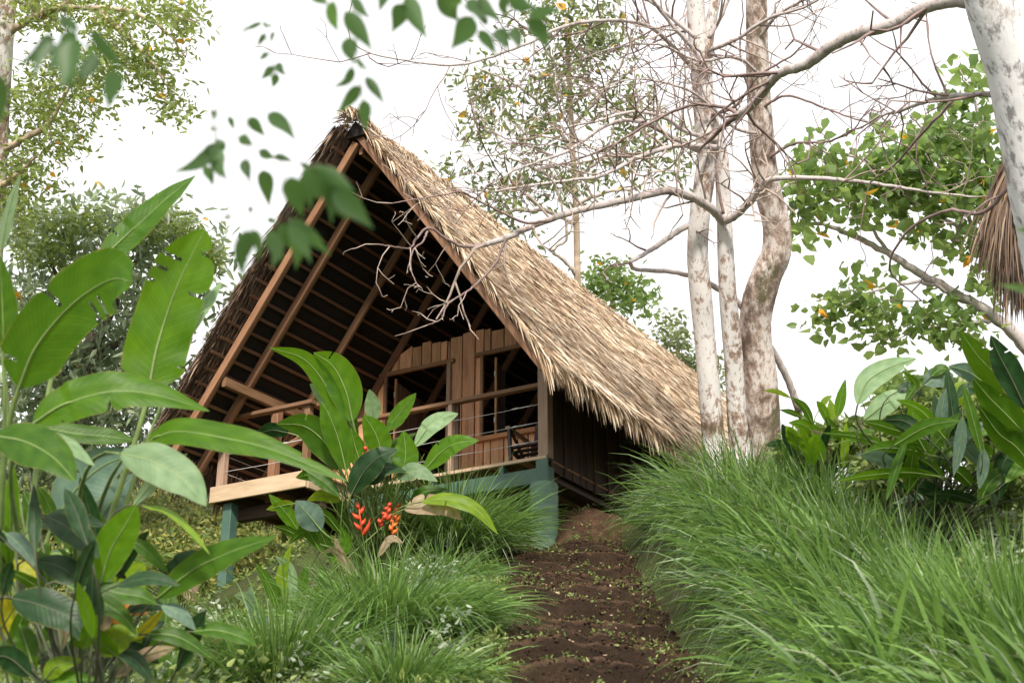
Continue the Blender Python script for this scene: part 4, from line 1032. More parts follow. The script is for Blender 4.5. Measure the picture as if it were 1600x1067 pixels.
leafy_plant('ginger_plant', gp(160, 6.0), 'mixed dark and yellow leaves low in the left corner before the banana-like plants', 'plant', 5.9, [
    ([(158, 910), (172, 862), (196, 820), (214, 788)], 58, 10, 'L_bright', 0, 0, 0, 0),
    ([(246, 934), (300, 892), (360, 862), (432, 838)], 48, 25, 'L_mid', .2, .1, 0, 0),
    ([(250, 915), (290, 880), (330, 866)], 40, 30, 'L_dark', .3, .3, 0, 0),
    ([(204, 842), (232, 862), (264, 896)], 24, 20, 'L_mid', .3, .3, 0, 0),
    ([(222, 790), (262, 800), (300, 832), (328, 866)], 11, 65, 'L_lime', .1, 0, 0, 0),
    ([(72, 806), (104, 822), (130, 846), (154, 872)], 44, 30, 'L_dark', .1, -.1, 0, 0),
    ([(60, 822), (105, 808), (168, 822)], 30, 40, 'L_dark', .4, .4, 0, 0),
    ([(58, 876), (95, 886), (125, 910), (142, 946)], 42, 15, 'L_dark', .1, .0, 0, 0),
    ([(18, 934), (60, 944), (110, 966), (136, 1006)], 54, 15, 'L_dark', -.2, -.3, 0, 0),
    ([(104, 914), (150, 935), (190, 960), (214, 992)], 28, 15, 'L_mid', -.1, -.1, 0, 0),
    ([(150, 914), (185, 926), (222, 932), (246, 944)], 32, 30, 'L_mid', 0, 0, 0, 0),
    ([(146, 1016), (170, 1004), (200, 992), (216, 994)], 44, 20, 'L_lime', 0, 0, 0, 0),
    ([(148, 966), (180, 960), (212, 986)], 30, 20, 'L_rust', .1, .1, 0, 0),
    ([(176, 966), (200, 952), (232, 958)], 24, 20, 'L_rust', .3, .3, 0, 0),
    ([(186, 950), (196, 915), (226, 880)], 84, 10, 'L_lime', .6, .6, 0, 0),
    ([(205, 1000), (232, 978), (256, 950)], 18, 10, 'L_yellow', .3, .3, 0, 0),
    ([(252, 946), (280, 958), (306, 984)], 24, 30, 'L_grey', .2, .2, 0, 0),
    ([(232, 990), (270, 992), (300, 1006), (330, 1028)], 26, 30, 'L_mid', .1, .1, 0, 0),
    ([(300, 986), (340, 984), (380, 996), (400, 1008)], 26, 35, 'L_mid', .2, .2, 0, 0),
    ([(184, 1020), (210, 1030), (240, 1064)], 26, 30, 'L_dark', 0, 0, 0, 0),
    ([(38, 994), (46, 1010), (58, 1044)], 22, 10, 'L_bright', 0, 0, 0, 0),
    ([(0, 1010), (20, 1030), (30, 1067)], 34, 20, 'L_mid', -.2, -.2, 0, 0),
    ([(70, 1060), (90, 1040), (130, 1030)], 28, 20, 'L_lime', -.2, -.2, 0, 0),
    ([(76, 1075), (110, 1062), (150, 1060)], 28, 20, 'L_bright', -.2, -.2, 0, 0),
    ([(0, 905), (30, 890), (60, 905)], 34, 20, 'L_yellow', .6, .6, 0, 0),
    ([(60, 760), (80, 800), (96, 860)], 22, 20, 'L_mid', .9, .9, 0, 0)]+rand_blades(26, 150, 1020, 160, 50, 60, 120, ('L_dark', 'L_mid', 'L_dark', 'L_mid', 'L_bright', 'L_dry'), 21, 1.5)+rand_blades(16, 90, 900, 110, 60, 60, 120, ('L_dark', 'L_mid', 'L_dark'), 5, 1.3), .008, 'stem_dark')
hb = gp(585, 14.3)
leafy_plant('heliconia', hb, 'clump of upright heliconia leaves in front of the veranda, with red-orange flowers', 'plant', 14.2, [
    ([(540, 668), (514, 610), (476, 562), (421, 543)], 32, 20, 'L_bright', 0, .2),
    ([(551, 658), (540, 610), (520, 572), (490, 551)], 54, 10, 'L_bright', 0, .1, 1),
    ([(540, 652), (516, 624), (484, 600)], 42, 20, 'L_pale', .2, .3),
    ([(541, 735), (530, 690), (516, 652), (502, 628)], 42, 10, 'L_bright', -.3, -.2),
    ([(532, 734), (510, 694), (476, 666), (432, 662)], 50, 15, 'L_mid', -.1, 0, 3),
    ([(450, 676), (424, 672), (397, 680)], 24, 30, 'L_dark', .3, .4),
    ([(516, 690), (494, 664), (465, 650)], 24, 20, 'L_bright', .2, .3),
    ([(583, 660), (582, 632), (577, 608)], 26, 10, 'L_pale', .2, .2),
    ([(598, 716), (588, 680), (568, 648)], 42, 10, 'L_bright', -.1, -.1),
    ([(605, 674), (625, 645), (650, 614)], 26, 30, 'L_bright', 0, 0),
    ([(628, 742), (634, 710), (630, 672)], 40, 5, 'L_bright', -.2, -.1),
    ([(648, 698), (670, 668), (692, 654), (716, 646)], 28, 20, 'L_pale', 0, .1),
    ([(662, 736), (690, 706), (715, 692), (748, 688)], 32, 25, 'L_bright', -.2, -.3, 3),
    ([(549, 772), (568, 738), (592, 714), (622, 702)], 40, 15, 'L_dark', -.3, -.3),
    ([(575, 756), (600, 730), (640, 736)], 30, 40, 'L_dark', -.2, -.2),
    ([(620, 745), (650, 736), (684, 752)], 26, 30, 'L_pale', -.2, -.3),
    ([(480, 736), (505, 752), (532, 776)], 24, 30, 'L_mid', 0, -.1),
    ([(460, 786), (440, 790), (416, 796)], 16, 30, 'L_lime', 0, 0),
    ([(532, 782), (505, 774), (480, 782)], 20, 40, 'L_lime', 0, 0),
    ([(502, 828), (482, 804), (462, 782)], 42, 5, 'L_grey', -.2, -.2),
    ([(466, 828), (446, 800), (420, 772)], 24, 10, 'L_bright', 0, 0),
    ([(534, 834), (510, 806), (482, 788)], 16, 30, 'L_mid', 0, 0),
    ([(470, 840), (448, 828), (428, 822)], 14, 30, 'L_mid', 0, 0),
    ([(632, 796), (660, 788), (694, 792), (722, 812)], 32, 20, 'L_dry', -.3, -.4, 2),
    ([(658, 784), (700, 780), (744, 796), (778, 834)], 22, 35, 'L_lime', -.4, -.5, 1),
    ([(600, 860), (612, 800), (604, 750)], 20, 30, 'L_mid', .3, .3),
    ([(640, 850), (655, 790), (668, 752)], 18, 30, 'L_mid', .3, .3),
    ([(520, 880), (505, 840), (490, 810)], 20, 20, 'L_mid', .2, .3),
    ([(548, 860), (536, 810), (528, 780)], 16, 20, 'L_mid', .3, .3),
    ([(556, 700), (545, 660), (525, 610), (500, 590)], 30, 20, 'L_mid', .3, .4),
    ([(570, 740), (556, 700), (548, 668)], 30, 15, 'L_bright', -.1, 0),
    ([(610, 730), (616, 700), (650, 676)], 24, 20, 'L_mid', .2, .3),
    ([(520, 760), (490, 742), (462, 746)], 24, 25, 'L_mid', .1, .1),
    ([(640, 800), (660, 770), (700, 764)], 20, 25, 'L_mid', .1, .1),
    ([(500, 860), (478, 830), (450, 850)], 18, 25, 'L_mid', -.1, -.1),
    ([(520, 880), (540, 850), (532, 820)], 18, 15, 'L_bright', -.1, -.1),
    ([(560, 900), (540, 878), (520, 860), (500, 866)], 13, 40, 'L_dry', -.3, -.3),
    ([(548, 905), (535, 870), (522, 838)], 12, 20, 'L_dry', -.3, -.3),
    ([(590, 870), (610, 842), (630, 848)], 12, 30, 'L_dry', -.3, -.3)], .011)
# thin stalk bundle and flowers of the heliconia
HP = COL.objects['heliconia']
A = Acc()
for k in range(80):
    b = hb+np.array([RNG.normal(0, .28), RNG.normal(0, .2), -.05]); tp = W(RNG.uniform(500, 690), RNG.uniform(690, 790), 14.3+RNG.normal(0, .15))
    V, F, uv = tube(spline([b, (b+tp)/2+RNG.normal(0, .05, 3), tp], 7), np.linspace(.009, .004, 7), 5, 0, False); A.add(V, F)
A.build('stalks', M['stem'], HP, smooth=True, kind='stuff')
def heli_flower(px, py, h, n, matname, D=14.0, tilt=0.1):
    b = W(px, py, D); top = W(px+tilt*h, py-h, D)
    V, F, uv = tube(np.array([b, (b+top)/2, top]), [.012, .010, .006], 6)
    st = mesh_obj('flower', V, F, M[matname], HP, smooth=True)
    V2, F2, uv = tube(spline([hb+RNG.normal(0, .1, 3)*[1, 1, 0], (hb+b)/2+RNG.normal(0, .03, 3), b], 8), .008, 5, 0, False); mesh_obj('flower_stem', V2, F2, M['stem'], HP, smooth=True)
    for k in range(n):
        f = k/max(1, n-1); p = b+(top-b)*f; sd = -1 if k % 2 else 1
        L = (.19-.09*f)*h/48*RNG.uniform(.7, 1.3)
        d = norm(RT*sd*RNG.uniform(.35, 1.0)+np.array([0, 0, RNG.uniform(.6, 1.5)])+FW*RNG.normal(0, .6))
        q = np.array([p, p+d*L*.5+RT*sd*L*.10, p+d*L]); q = spline(q, 6)
        V, F, uv = tube(q, [.010, .024, .023, .017, .009, .002], 6, 0, False)
        V = V; mesh_obj('bract', V, F, M[matname], st, smooth=True)
heli_flower(566, 836, 42, 6, 'bract', 14.0, -.12); heli_flower(592, 822, 24, 5, 'bract', 14.0, .5); heli_flower(571, 722, 20, 4, 'bract', 14.1); heli_flower(612, 834, 24, 5, 'bract_orange'); heli_flower(604, 812, 22, 5, 'bract'); heli_flower(618, 815, 24, 5, 'bract_orange', 14.2)

# plants on the right bank
leafy_plant('ginger_plant', gp(1470, 10.6), 'tall dark ginger-like plant on the right bank with a pale leaf at upper left', 'plant', 10.4, [
    ([(1600, 625), (1560, 588), (1528, 556), (1500, 516)], 44, 25, 'L_mid', -.5, -.5, 2),
    ([(1604, 640), (1580, 590), (1562, 556), (1548, 524)], 40, 25, 'L_dark', -.7, -.6, 2),
    ([(1612, 690), (1575, 650), (1545, 620), (1520, 590)], 42, 20, 'L_mid', -.6, -.6, 1),
    ([(1620, 740), (1590, 700), (1560, 676), (1528, 632)], 38, 20, 'L_mid', -.6, -.6, 0),
    ([(1340, 632), (1356, 596), (1390, 574), (1432, 560)], 36, 10, 'L_pale', -.2, -.1, 1),
    ([(1350, 656), (1390, 626), (1420, 612)], 34, 15, 'L_pale', .4, .4, 0),
    ([(1445, 602), (1465, 590), (1490, 586)], 34, 20, 'L_grey', 0, 0),
    ([(1545, 604), (1515, 582), (1482, 572)], 28, 20, 'L_grey', 0, 0),
    ([(1455, 588), (1470, 576), (1486, 578)], 16, 30, 'L_mid', 0, 0),
    ([(1462, 712), (1420, 702), (1380, 700), (1348, 708)], 24, 20, 'L_mid', -.3, -.3),
    ([(1468, 746), (1430, 730), (1390, 718), (1354, 718)], 26, 20, 'L_dark', -.3, -.3),
    ([(1468, 744), (1420, 738), (1360, 742), (1306, 752)], 16, 30, 'L_bright', -.4, -.4),
    ([(1450, 692), (1430, 674), (1405, 660), (1384, 650)], 24, 20, 'L_dark', -.2, -.2),
    ([(1436, 682), (1400, 672), (1374, 664), (1348, 658)], 20, 20, 'L_mid', -.1, -.1),
    ([(1471, 676), (1472, 640), (1478, 606)], 18, 20, 'L_grey', -.3, -.3),
    ([(1504, 650), (1500, 695), (1490, 744)], 18, 20, 'L_grey', -.5, -.5),
    ([(1537, 700), (1536, 730), (1530, 764)], 18, 20, 'L_grey', -.5, -.5),
    ([(1449, 694), (1442, 660), (1441, 630)], 20, 10, 'L_dark', -.1, -.1),
    ([(1402, 612), (1420, 606), (1446, 620)], 20, 20, 'L_dark', .2, .2),
    ([(1494, 622), (1512, 606), (1536, 612)], 18, 20, 'L_dark', 0, 0),
    ([(1415, 626), (1430, 600), (1410, 578)], 14, 30, 'L_mid', .1, .1),
    ([(1520, 760), (1500, 740), (1470, 720)], 24, 20, 'L_mid', -.1, -.1),
    ([(1560, 780), (1570, 720), (1600, 690)], 28, 20, 'L_dark', -.3, -.3),
    ([(1530, 790), (1550, 750), (1604, 720)], 26, 20, 'L_mid', -.3, -.3),
    ([(1480, 790), (1450, 764), (1400, 756)], 24, 20, 'L_dark', 0, 0),
    ([(1500, 700), (1530, 672), (1560, 664)], 24, 20, 'L_dark', 0, 0),
    ([(1520, 680), (1490, 660), (1460, 650)], 20, 20, 'L_mid', .2, .2),
    ([(1560, 720), (1530, 700), (1500, 690)], 22, 20, 'L_mid', .1, .1),
    ([(1500, 640), (1495, 610), (1520, 596)], 22, 20, 'L_lime', .5, .5),
    ([(1485, 660), (1500, 625), (1484, 604)], 22, 20, 'L_lime', .6, .6)]+rand_blades(46, 1490, 735, 105, 60, 60, 125, ('L_mid', 'L_dark', 'L_mid', 'L_grey', 'L_bright'), 4), .010, 'stem_dark')
leafy_plant('ginger_plant', gp(1295, 13), 'leafy plant of narrow green blades just right of the S-bent trunk', 'plant', 12.8, [
    ([(1308, 652), (1314, 622), (1321, 592)], 16, 20, 'L_bright', 0, 0),
    ([(1292, 702), (1275, 680), (1256, 664), (1232, 660)], 22, 20, 'L_bright', 0, 0),
    ([(1270, 662), (1256, 636), (1236, 620)], 13, 30, 'L_mid', 0, 0),
    ([(1236, 622), (1214, 612), (1194, 610)], 8, 30, 'L_lime', 0, 0),
    ([(1254, 652), (1236, 644), (1218, 640)], 9, 30, 'L_mid', 0, 0),
    ([(1320, 712), (1338, 692), (1362, 676)], 18, 30, 'L_mid', 0, 0),
    ([(1296, 664), (1286, 640), (1276, 626)], 14, 20, 'L_bright', 0, 0),
    ([(1302, 700), (1300, 670), (1290, 650)], 16, 20, 'L_mid', 0, 0),
    ([(1322, 690), (1332, 665), (1350, 650)], 16, 20, 'L_bright', .2, .2),
    ([(1268, 700), (1255, 690), (1226, 688)], 14, 30, 'L_mid', .1, .1),
    ([(1340, 700), (1350, 680), (1372, 664)], 14, 30, 'L_mid', .3, .3),
    ([(1280, 640), (1290, 625), (1300, 618)], 10, 30, 'L_lime', .3, .3),
    ([(1262, 690), (1262, 670), (1268, 655)], 12, 30, 'L_rust', .1, .1),
    ([(1286, 712), (1280, 690), (1276, 672)], 12, 30, 'L_dry', .2, .2)]+rand_blades(34, 1300, 715, 65, 28, 35, 75, ('L_mid', 'L_bright', 'L_mid', 'L_lime', 'L_dark', 'L_dry'), 9), .007)
P3 = blob_points([(1270, 700, 13.2, 60, 35, .5), (1340, 690, 13, 50, 40, .5), (1430, 670, 12, 60, 60, .6), (1520, 660, 11.5, 60, 60, .6), (1570, 740, 11, 60, 50, .6), (1400, 740, 11.5, 70, 45, .6), (1590, 650, 12, 40, 60, .5)], 9000)
sh = thing('shrub', gp(1440, 12.2), 'loose tangle of small green and yellowish leaves behind the right bank ginger-like plants', 'shrub')
V, F, T = leafcloud(P3, .12, .2, .4); mesh_obj('foliage', V, F, M['weed'], sh, T, kind='stuff')
P3 = blob_points([(1440, 620, 12.6, 80, 40, .6), (1560, 620, 12.4, 40, 40, .5), (1300, 690, 13.4, 60, 30, .4)], 1500)
V, F, T = leafcloud(P3, .14, .1, .4); mesh_obj('yellow_foliage', V, F, M['leaf_broad'], sh, T, kind='stuff')
A = Acc()
for k in range(60):
    a = blob_points([(1440, 650, 12.2, 130, 60, .5)], 1)[0]; b = gp(1440+RNG.normal(0, 60), 12.2)
    V, F, uv = tube(spline([b, (a+b)/2+RNG.normal(0, .1, 3), a], 6), np.linspace(.008, .003, 6), 4, 0, False); A.add(V, F)
A.build('twigs', M['twig'], sh, kind='stuff')

# ------------------------------------------------------------------ grasses
def tussock(label, s, r, rad, n, L, lean=(0, 0), spread=.8, bend=1.5, wd=.011, dry=.06, name='grass_tussock', tone=(.5, .22), up=1.0):
    c = ground_at(s, r)
    t = thing(name, c, label, 'grass', 'grass tussocks beside the soil path')
    a = RNG.uniform(0, 2*np.pi, n); q = np.sqrt(RNG.random(n))*rad
    ss = s+q*np.sin(a); rr = r+q*np.cos(a); roots = ground_at(ss, rr); roots[:, 2] -= .03
    outr = np.cos(a)[:, None]*np.array([HR[0], HR[1], 0])+np.sin(a)[:, None]*np.array([HF[0], HF[1], 0])
    ln = lean[0]*np.array([HR[0], HR[1], 0])+lean[1]*np.array([HF[0], HF[1], 0])
    D0 = norm(np.array([0, 0, up])[None]+outr*(q/rad*spread+.12)[:, None]+ln[None]+RNG.normal(0, .16, (n, 3)))
    Ln = L*RNG.uniform(.5, 1.15, n)
    tn = np.clip(RNG.normal(tone[0], tone[1], n), 0, 1)
    nd = int(n*dry)
    blades('blades', roots[nd:], D0[nd:], Ln[nd:], RNG.uniform(.6, 1.3, n-nd)*wd, bend*RNG.uniform(.4, 1.3, n-nd), 'grass', t, tone=tn[nd:], kind='stuff')
    blades('pale_blades', roots[:nd], D0[:nd], Ln[:nd]*.9, RNG.uniform(.6, 1.3, nd)*wd, bend*RNG.uniform(.9, 1.8, nd), 'grass_dry', t, kind='stuff')
    return t
tussock('fountain-shaped green grass tussock left of the soil path below the round column', 14.8, -.62, .30, 2300, 1.2, (.05, -.15), .95, 1.6, .016, .10, tone=(.5, .3))
tussock('grass tussock between the heliconia and the soil path, leaning right', 13.2, -.62, .26, 700, .65, (.35, -.1), .9, 1.9, .014, .16, tone=(.5, .3))
tussock('large near grass tussock at the bottom centre left of the soil path', 10.3, -.85, .42, 2300, .85, (.3, -.1), .9, 1.6, .015, .06, tone=(.55, .3))
tussock('near grass tussock at the bottom, left of the largest one', 9.6, -1.55, .4, 1500, .75, (.1, 0), .8, 1.4, .014, .08, tone=(.55, .3))
tussock('loose upright grass at the bottom, right of the mixed low leaves', 9.4, -2.25, .35, 700, .6, (.1, 0), .7, 1.3, .013, .12, tone=(.55, .3))
tussock('short thin grass tuft below the heliconia flowers', 12.0, -1.35, .35, 700, .5, (.15, 0), .7, 1.3, .012, .12, tone=(.5, .3))
tussock('low grass tussock at the bottom edge nearest the left side of the soil path', 8.7, -.62, .3, 900, .55, (.3, -.1), 1.0, 1.6, .013, .08, tone=(.5, .3))
# right bank: a continuous hedge of long grass that leans over the path
nc = 330
cs_ = RNG.uniform(5.0, 15.7, nc); wmaxc = np.interp(cs_, [5, 9, 12, 15.6], [1.5, 1.25, 1.15, 1.0])
cr_ = 1.66+.22*np.clip((cs_-10)/4, 0, 1)+RNG.random(nc)**.85*wmaxc
ctone, clen, cdir = RNG.normal(.5, .17, nc), RNG.uniform(.78, 1.2, nc), RNG.normal(0, .24, (nc, 3))*[1, 1, .3]
per = 36; n = nc*per; ci = np.repeat(np.arange(nc), per)
off_a, off_r = RNG.uniform(0, 2*np.pi, n), np.sqrt(RNG.random(n))*.15
s = cs_[ci]+off_r*np.sin(off_a); r = cr_[ci]+off_r*np.cos(off_a); wmax = wmaxc[ci]
roots = ground_at(s, r); roots[:, 2] -= .03
edge = np.clip(1-(r-1.6)/wmax, 0, 1)
LR = np.array([HR[0], HR[1], 0]); LF = np.array([HF[0], HF[1], 0])
outw = LR[None]*(np.cos(off_a)*off_r/.15)[:, None]+LF[None]*(np.sin(off_a)*off_r/.15)[:, None]
D0 = norm(np.array([0, 0, 1.])[None]-LR[None]*(.12+.85*edge)[:, None]-LF[None]*.12+outw*.38+cdir[ci]+RNG.normal(0, .13, (n, 3)))
L = RNG.uniform(.45, 1.18, n)*clen[ci]*np.interp(s, [5, 8, 15.6], [.66, .85, 1.0])*(.74+.26*np.minimum(1, edge*2))
tone = np.clip(ctone[ci]+RNG.normal(0, .24, n), 0, 1)
th = blades('tall_grass', roots, D0, L, RNG.uniform(.010, .030, n)*np.interp(s, [5, 8, 12], [1.35, 1.25, 1]), (.7+1.5*edge)*RNG.uniform(.35, 1.6, n), 'grass', None, seg=6, tone=tone)
meta(th, 'long green grass covering the right bank and drooping over the soil path', 'grass', None, 'stuff')
k = RNG.choice(n, 2200, replace=False)
th = blades('pale_grass', roots[k], D0[k], L[k]*1.02, RNG.uniform(.008, .018, 2200), (1.3+1.2*edge[k]), 'grass_dry', None, seg=6)
meta(th, 'scattered pale bent blades among the long grass of the right bank', 'grass', None, 'stuff')
k = RNG.choice(n, 900, replace=False)
th = blades('dry_grass', roots[k], norm(D0[k]+RNG.normal(0, .4, (900, 3))), L[k]*.7, RNG.uniform(.007, .014, 900), RNG.uniform(.5, 3, 900), 'litter', None, seg=5)
meta(th, 'brown dead straw caught in the long grass of the right bank', 'dry grass', None, 'stuff')

# ------------------------------------------------------------------ ground cover, weeds, litter
def cover(name, label, n, s0, s1, r0, r1, size, matname, hmin, hmax, keep=None, cat='ground cover', aspect=.5, droop=-.2):
    s = RNG.uniform(s0, s1, n); r = RNG.uniform(r0, r1, n)
    if keep is not None:
        k = keep(s, r); s, r = s[k], r[k]
    P = ground_at(s, r); P[:, 2] += RNG.uniform(hmin, hmax, len(s))*RNG.random(len(s))
    V, F, T = leafcloud(P, size, droop, aspect)
    o = mesh_obj(name, V, F, M[matname], None, T)
    return meta(o, label, cat, None, 'stuff')
clump = lambda s, r: (np.sin(s*3.3+r*2.1)+np.sin(r*5.7-s*1.9)+RNG.normal(0, .7, len(s))) > .3
cover('path_weeds', 'tiny green weeds sprouting along the edges of the soil path', 9000, 5, 17.2, -.55, 1.5, .035, 'weed', 0, .05,
      lambda s, r: (RNG.random(len(s)) < np.clip(np.abs(r-.55)*1.25-.12, .03, 1)) & clump(s, r), 'weeds')
cover('leaf_litter', 'small dry bits of leaf lying on the soil path', 650, 5, 17.2, -.4, 1.45, .032, 'litter', .0, .012, None, 'leaf litter', .5, 0)
cover('ground_cover', 'low green creeping cover on the slope left of the path', 60000, 6, 19, -6.5, -.1, .065, 'weed', 0, .16, clump)
cover('ground_cover', 'close green weeds beside the lower path and under the near tussocks', 22000, 7, 12.5, -3.6, -.05, .05, 'weed', 0, .14, None)
cover('silver_weeds', 'silvery leafy weeds around the grass tussocks', 9000, 8.5, 14, -3.2, -.3, .06, 'weed_silver', .05, .42, lambda s, r: (np.sin(s*4.3)+np.sin(r*6.1+s)) > .5)
cover('slope_cover', 'sunny yellow-green leafy cover on the far slope seen beneath the cabin', 20000, 18.5, 27, -11, -3.2, .10, 'weed_yellow', 0, .5, None)
cover('slope_cover', 'darker green leafy cover mixed over the far slope', 26000, 18.5, 27, -11, -3.2, .15, 'weed', 0, .6, clump)
cover('bank_cover', 'low leafy cover behind the long grass of the right bank', 16000, 6, 16, 3.0, 8, .08, 'weed', 0, .25, clump)
cover('bank_weeds', 'silvery green weeds at the right end of the near bank', 7000, 6, 12.5, 2.7, 5.2, .07, 'weed_silver', .05, .5, clump)
cover('bank_weeds', 'bright green leafy weeds at the right end of the near bank', 12000, 6, 13, 2.6, 5.5, .07, 'weed', .0, .55, clump)
tussock('upright grass tuft at the bottom right corner of the view', 7.6, 2.75, .35, 800, .95, (-.1, 0), .45, .8, .015, .04, tone=(.65, .25))
tussock('second upright grass tuft behind the bottom right corner one', 8.8, 3.05, .35, 700, .9, (-.15, 0), .5, .9, .014, .06, tone=(.6, .25))
cover('corner_weeds', 'mixed green weeds filling the ground under the leaves at lower left', 14000, 6.0, 9.5, -4.2, -1.5, .07, 'weed', 0, .5, clump)
cover('corner_weeds', 'bright grassy cover between the big leaves at lower left', 7000, 6.5, 12, -4.6, -1.8, .09, 'leaf_broad', 0, .45, clump, aspect=.3)
nn = 1500; s = RNG.uniform(16.1, 17.8, nn); r = RNG.uniform(.2, 1.6, nn); k = (np.sin(s*9)+np.sin(r*8+1)+RNG.normal(0, .8, nn)) > .9; s, r = s[k], r[k]; X, Y = sr_to_xy(s, r)
V, F, T = leafcloud(np.stack([X, Y, np.maximum(zf_mound(s[:, None], r[:, None]), zf_path(s[:, None], r[:, None]))[:, 0]+RNG.uniform(0, .05, len(s))], -1), .04, -.5, .45)
meta(mesh_obj('mound_weeds', V, F, M['weed'], None, T), 'small green weeds on top of the dry soil mound by the column', 'weeds', None, 'stuff')
# crumbs and clods of soil
nn = 9000; s = RNG.uniform(6, 17.3, nn); r = RNG.uniform(-.4, 1.45, nn); X, Y = sr_to_xy(s, r)
Pc = np.stack([X, Y, zf_path(s[:, None], r[:, None])[:, 0]+.006], -1); sz = RNG.uniform(.004, .022, nn)*RNG.uniform(.4, 1, nn)
octv = np.array([[1, 0, 0], [0, 1, 0], [-1, 0, 0], [0, -1, 0], [0, 0, 1], [0, 0, -1.]])
V = (Pc[:, None]+octv[None]*sz[:, None, None]*RNG.uniform(.6, 1.4, (nn, 6, 1))).reshape(-1, 3)
tri = np.array([[0, 1, 4], [1, 2, 4], [2, 3, 4], [3, 0, 4], [1, 0, 5], [2, 1, 5], [3, 2, 5], [0, 3, 5]])
F = (np.arange(nn)[:, None, None]*6+tri[None]).reshape(-1, 3)
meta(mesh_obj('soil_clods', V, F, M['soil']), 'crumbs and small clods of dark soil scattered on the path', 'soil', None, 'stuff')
# weeds along the lips of the soil steps
nn = 5200; s = (np.floor(RNG.uniform(6, 16.4, nn)/STEP)+RNG.normal(.90, .07, nn))*STEP; r = RNG.uniform(-.35, 1.35, nn)
k = (np.sin(r*7+s*2)+RNG.normal(0, .8, nn)) > .5; s, r = s[k], r[k]; X, Y = sr_to_xy(s, r)
V, F, T = leafcloud(np.stack([X, Y, zf_path(s[:, None], r[:, None])[:, 0]+RNG.uniform(0, .035, len(s))], -1), .034, -.4, .5)
meta(mesh_obj('step_weeds', V, F, M['weed'], None, T), 'little green weeds along the lips of the soil steps', 'weeds', None, 'stuff')
# single dead leaves on the path
def dead_leaf(px, py, D, L, label, ang):
    p = W(px, py, D); p[2] = float(zf_path(*[np.array([[v]]) for v in xy_to_sr(p[0], p[1])])[0, 0])+.02
    d = RT*math.cos(ang)+np.array([HF[0], HF[1], .2])*math.sin(ang); d = norm(d)
    pts = np.array([p-d*L/2, p+[0, 0, L*.16], p+d*L/2])
    Q = spline(pts, 8); S = norm(np.cross(d, [0, 0, 1])); w = np.sin(np.linspace(.05, np.pi-.05, 8))*L*.2
    V = np.concatenate([Q-S*w[:, None]+[0, 0, L*.08], Q, Q+S*w[:, None]+[0, 0, L*.05]])
    F = [(i, i+1, 9+i, 8+i) for i in range(7)]+[(8+i, 9+i, 17+i, 16+i) for i in range(7)]
    o = mesh_obj('fallen_leaf', V, F, M['litter'], None, np.full(24, .95), smooth=True); meta(o, label, 'fallen leaf')
dead_leaf(925, 853, 17, .17, 'curled tan dead leaf on the soil hump right of the round column', .1)
dead_leaf(946, 888, 16.3, .12, 'pale dry leaf lying on the path below the soil hump, left of the similar one', .1)
dead_leaf(966, 885, 16.2, .13, 'pale dry leaf on the path touching the right grass bank', .4)
dead_leaf(957, 922, 15.4, .12, 'small grey-white dead leaf flat on a dark soil step', -.4)
# little red ground flower and low posts at left
fl = thing('flower', gp(246, 9.5), 'small pink-red flower near the ground among the low leaves at left', 'flower')
c = W(246, 986, 9.4)
V, F, uv = tube(spline([gp(246, 9.5), (gp(246, 9.5)+c)/2+[.01, 0, 0], c], 6), .004, 5); mesh_obj('stem', V, F, M['stem'], fl)
for k in range(7):
    a = k*2*math.pi/7; d = norm(RT*math.cos(a)+np.array([0, 0, 1])*math.sin(a)-FW*.5)
    V, F, uv = tube(spline([c, c+d*.018, c+d*.035], 5), [.002, .009, .011, .007, .001], 6, 0, False); mesh_obj('petal', V, F, M['pink'], fl, smooth=True)

# ferns and filler fronds between the plants at left (broad ground plants)
def frond_plant(label, base, n, L, matname, name='fern', cat='fern'):
    t = thing(name, base, label, cat); base = np.array(base)
    for k in range(n):
        a = RNG.uniform(0, 2*np.pi); d = np.array([math.cos(a), math.sin(a), 0])
        tp = base+d*L*RNG.uniform(.5, .8)+[0, 0, L*RNG.uniform(.15, .6)]
        Q = spline([base, base+d*L*.25+[0, 0, L*.55], tp], 22)
        A = Acc(); V, F, uv = tube(Q, np.linspace(.006, .002, 22), 4, 0, False); A.add(V, F, .3)
        T = norm(np.gradient(Q, axis=0)); S = norm(np.cross(T, [0, 0, 1.]))
        for i in range(4, 22):
            w = L*.20*math.sin(math.pi*(i-2)/21)
            for sd in (-1, 1):
                dd = S[i]*sd+T[i]*.5-np.array([0, 0, .25]); q = Q[i]; e = q+norm(dd)*w; h = T[i]*L*.018
                A.add(np.array([q-h, q+h, (q+e)/2+h*1.2, e]), np.array([[0, 1, 2, 3]]), RNG.random())
        A.build('frond', M[matname], t)
frond_plant('green fern on the slope below the left end of the deck', gp(265, 15.5, .2), 12, .95, 'weed')
frond_plant('small fern beside the yellow leaves at lower left', gp(225, 12.5, .1), 9, .8, 'weed')
frond_plant('dark fern behind the left edge plants', gp(60, 12, .3), 12, 1.3, 'grass')
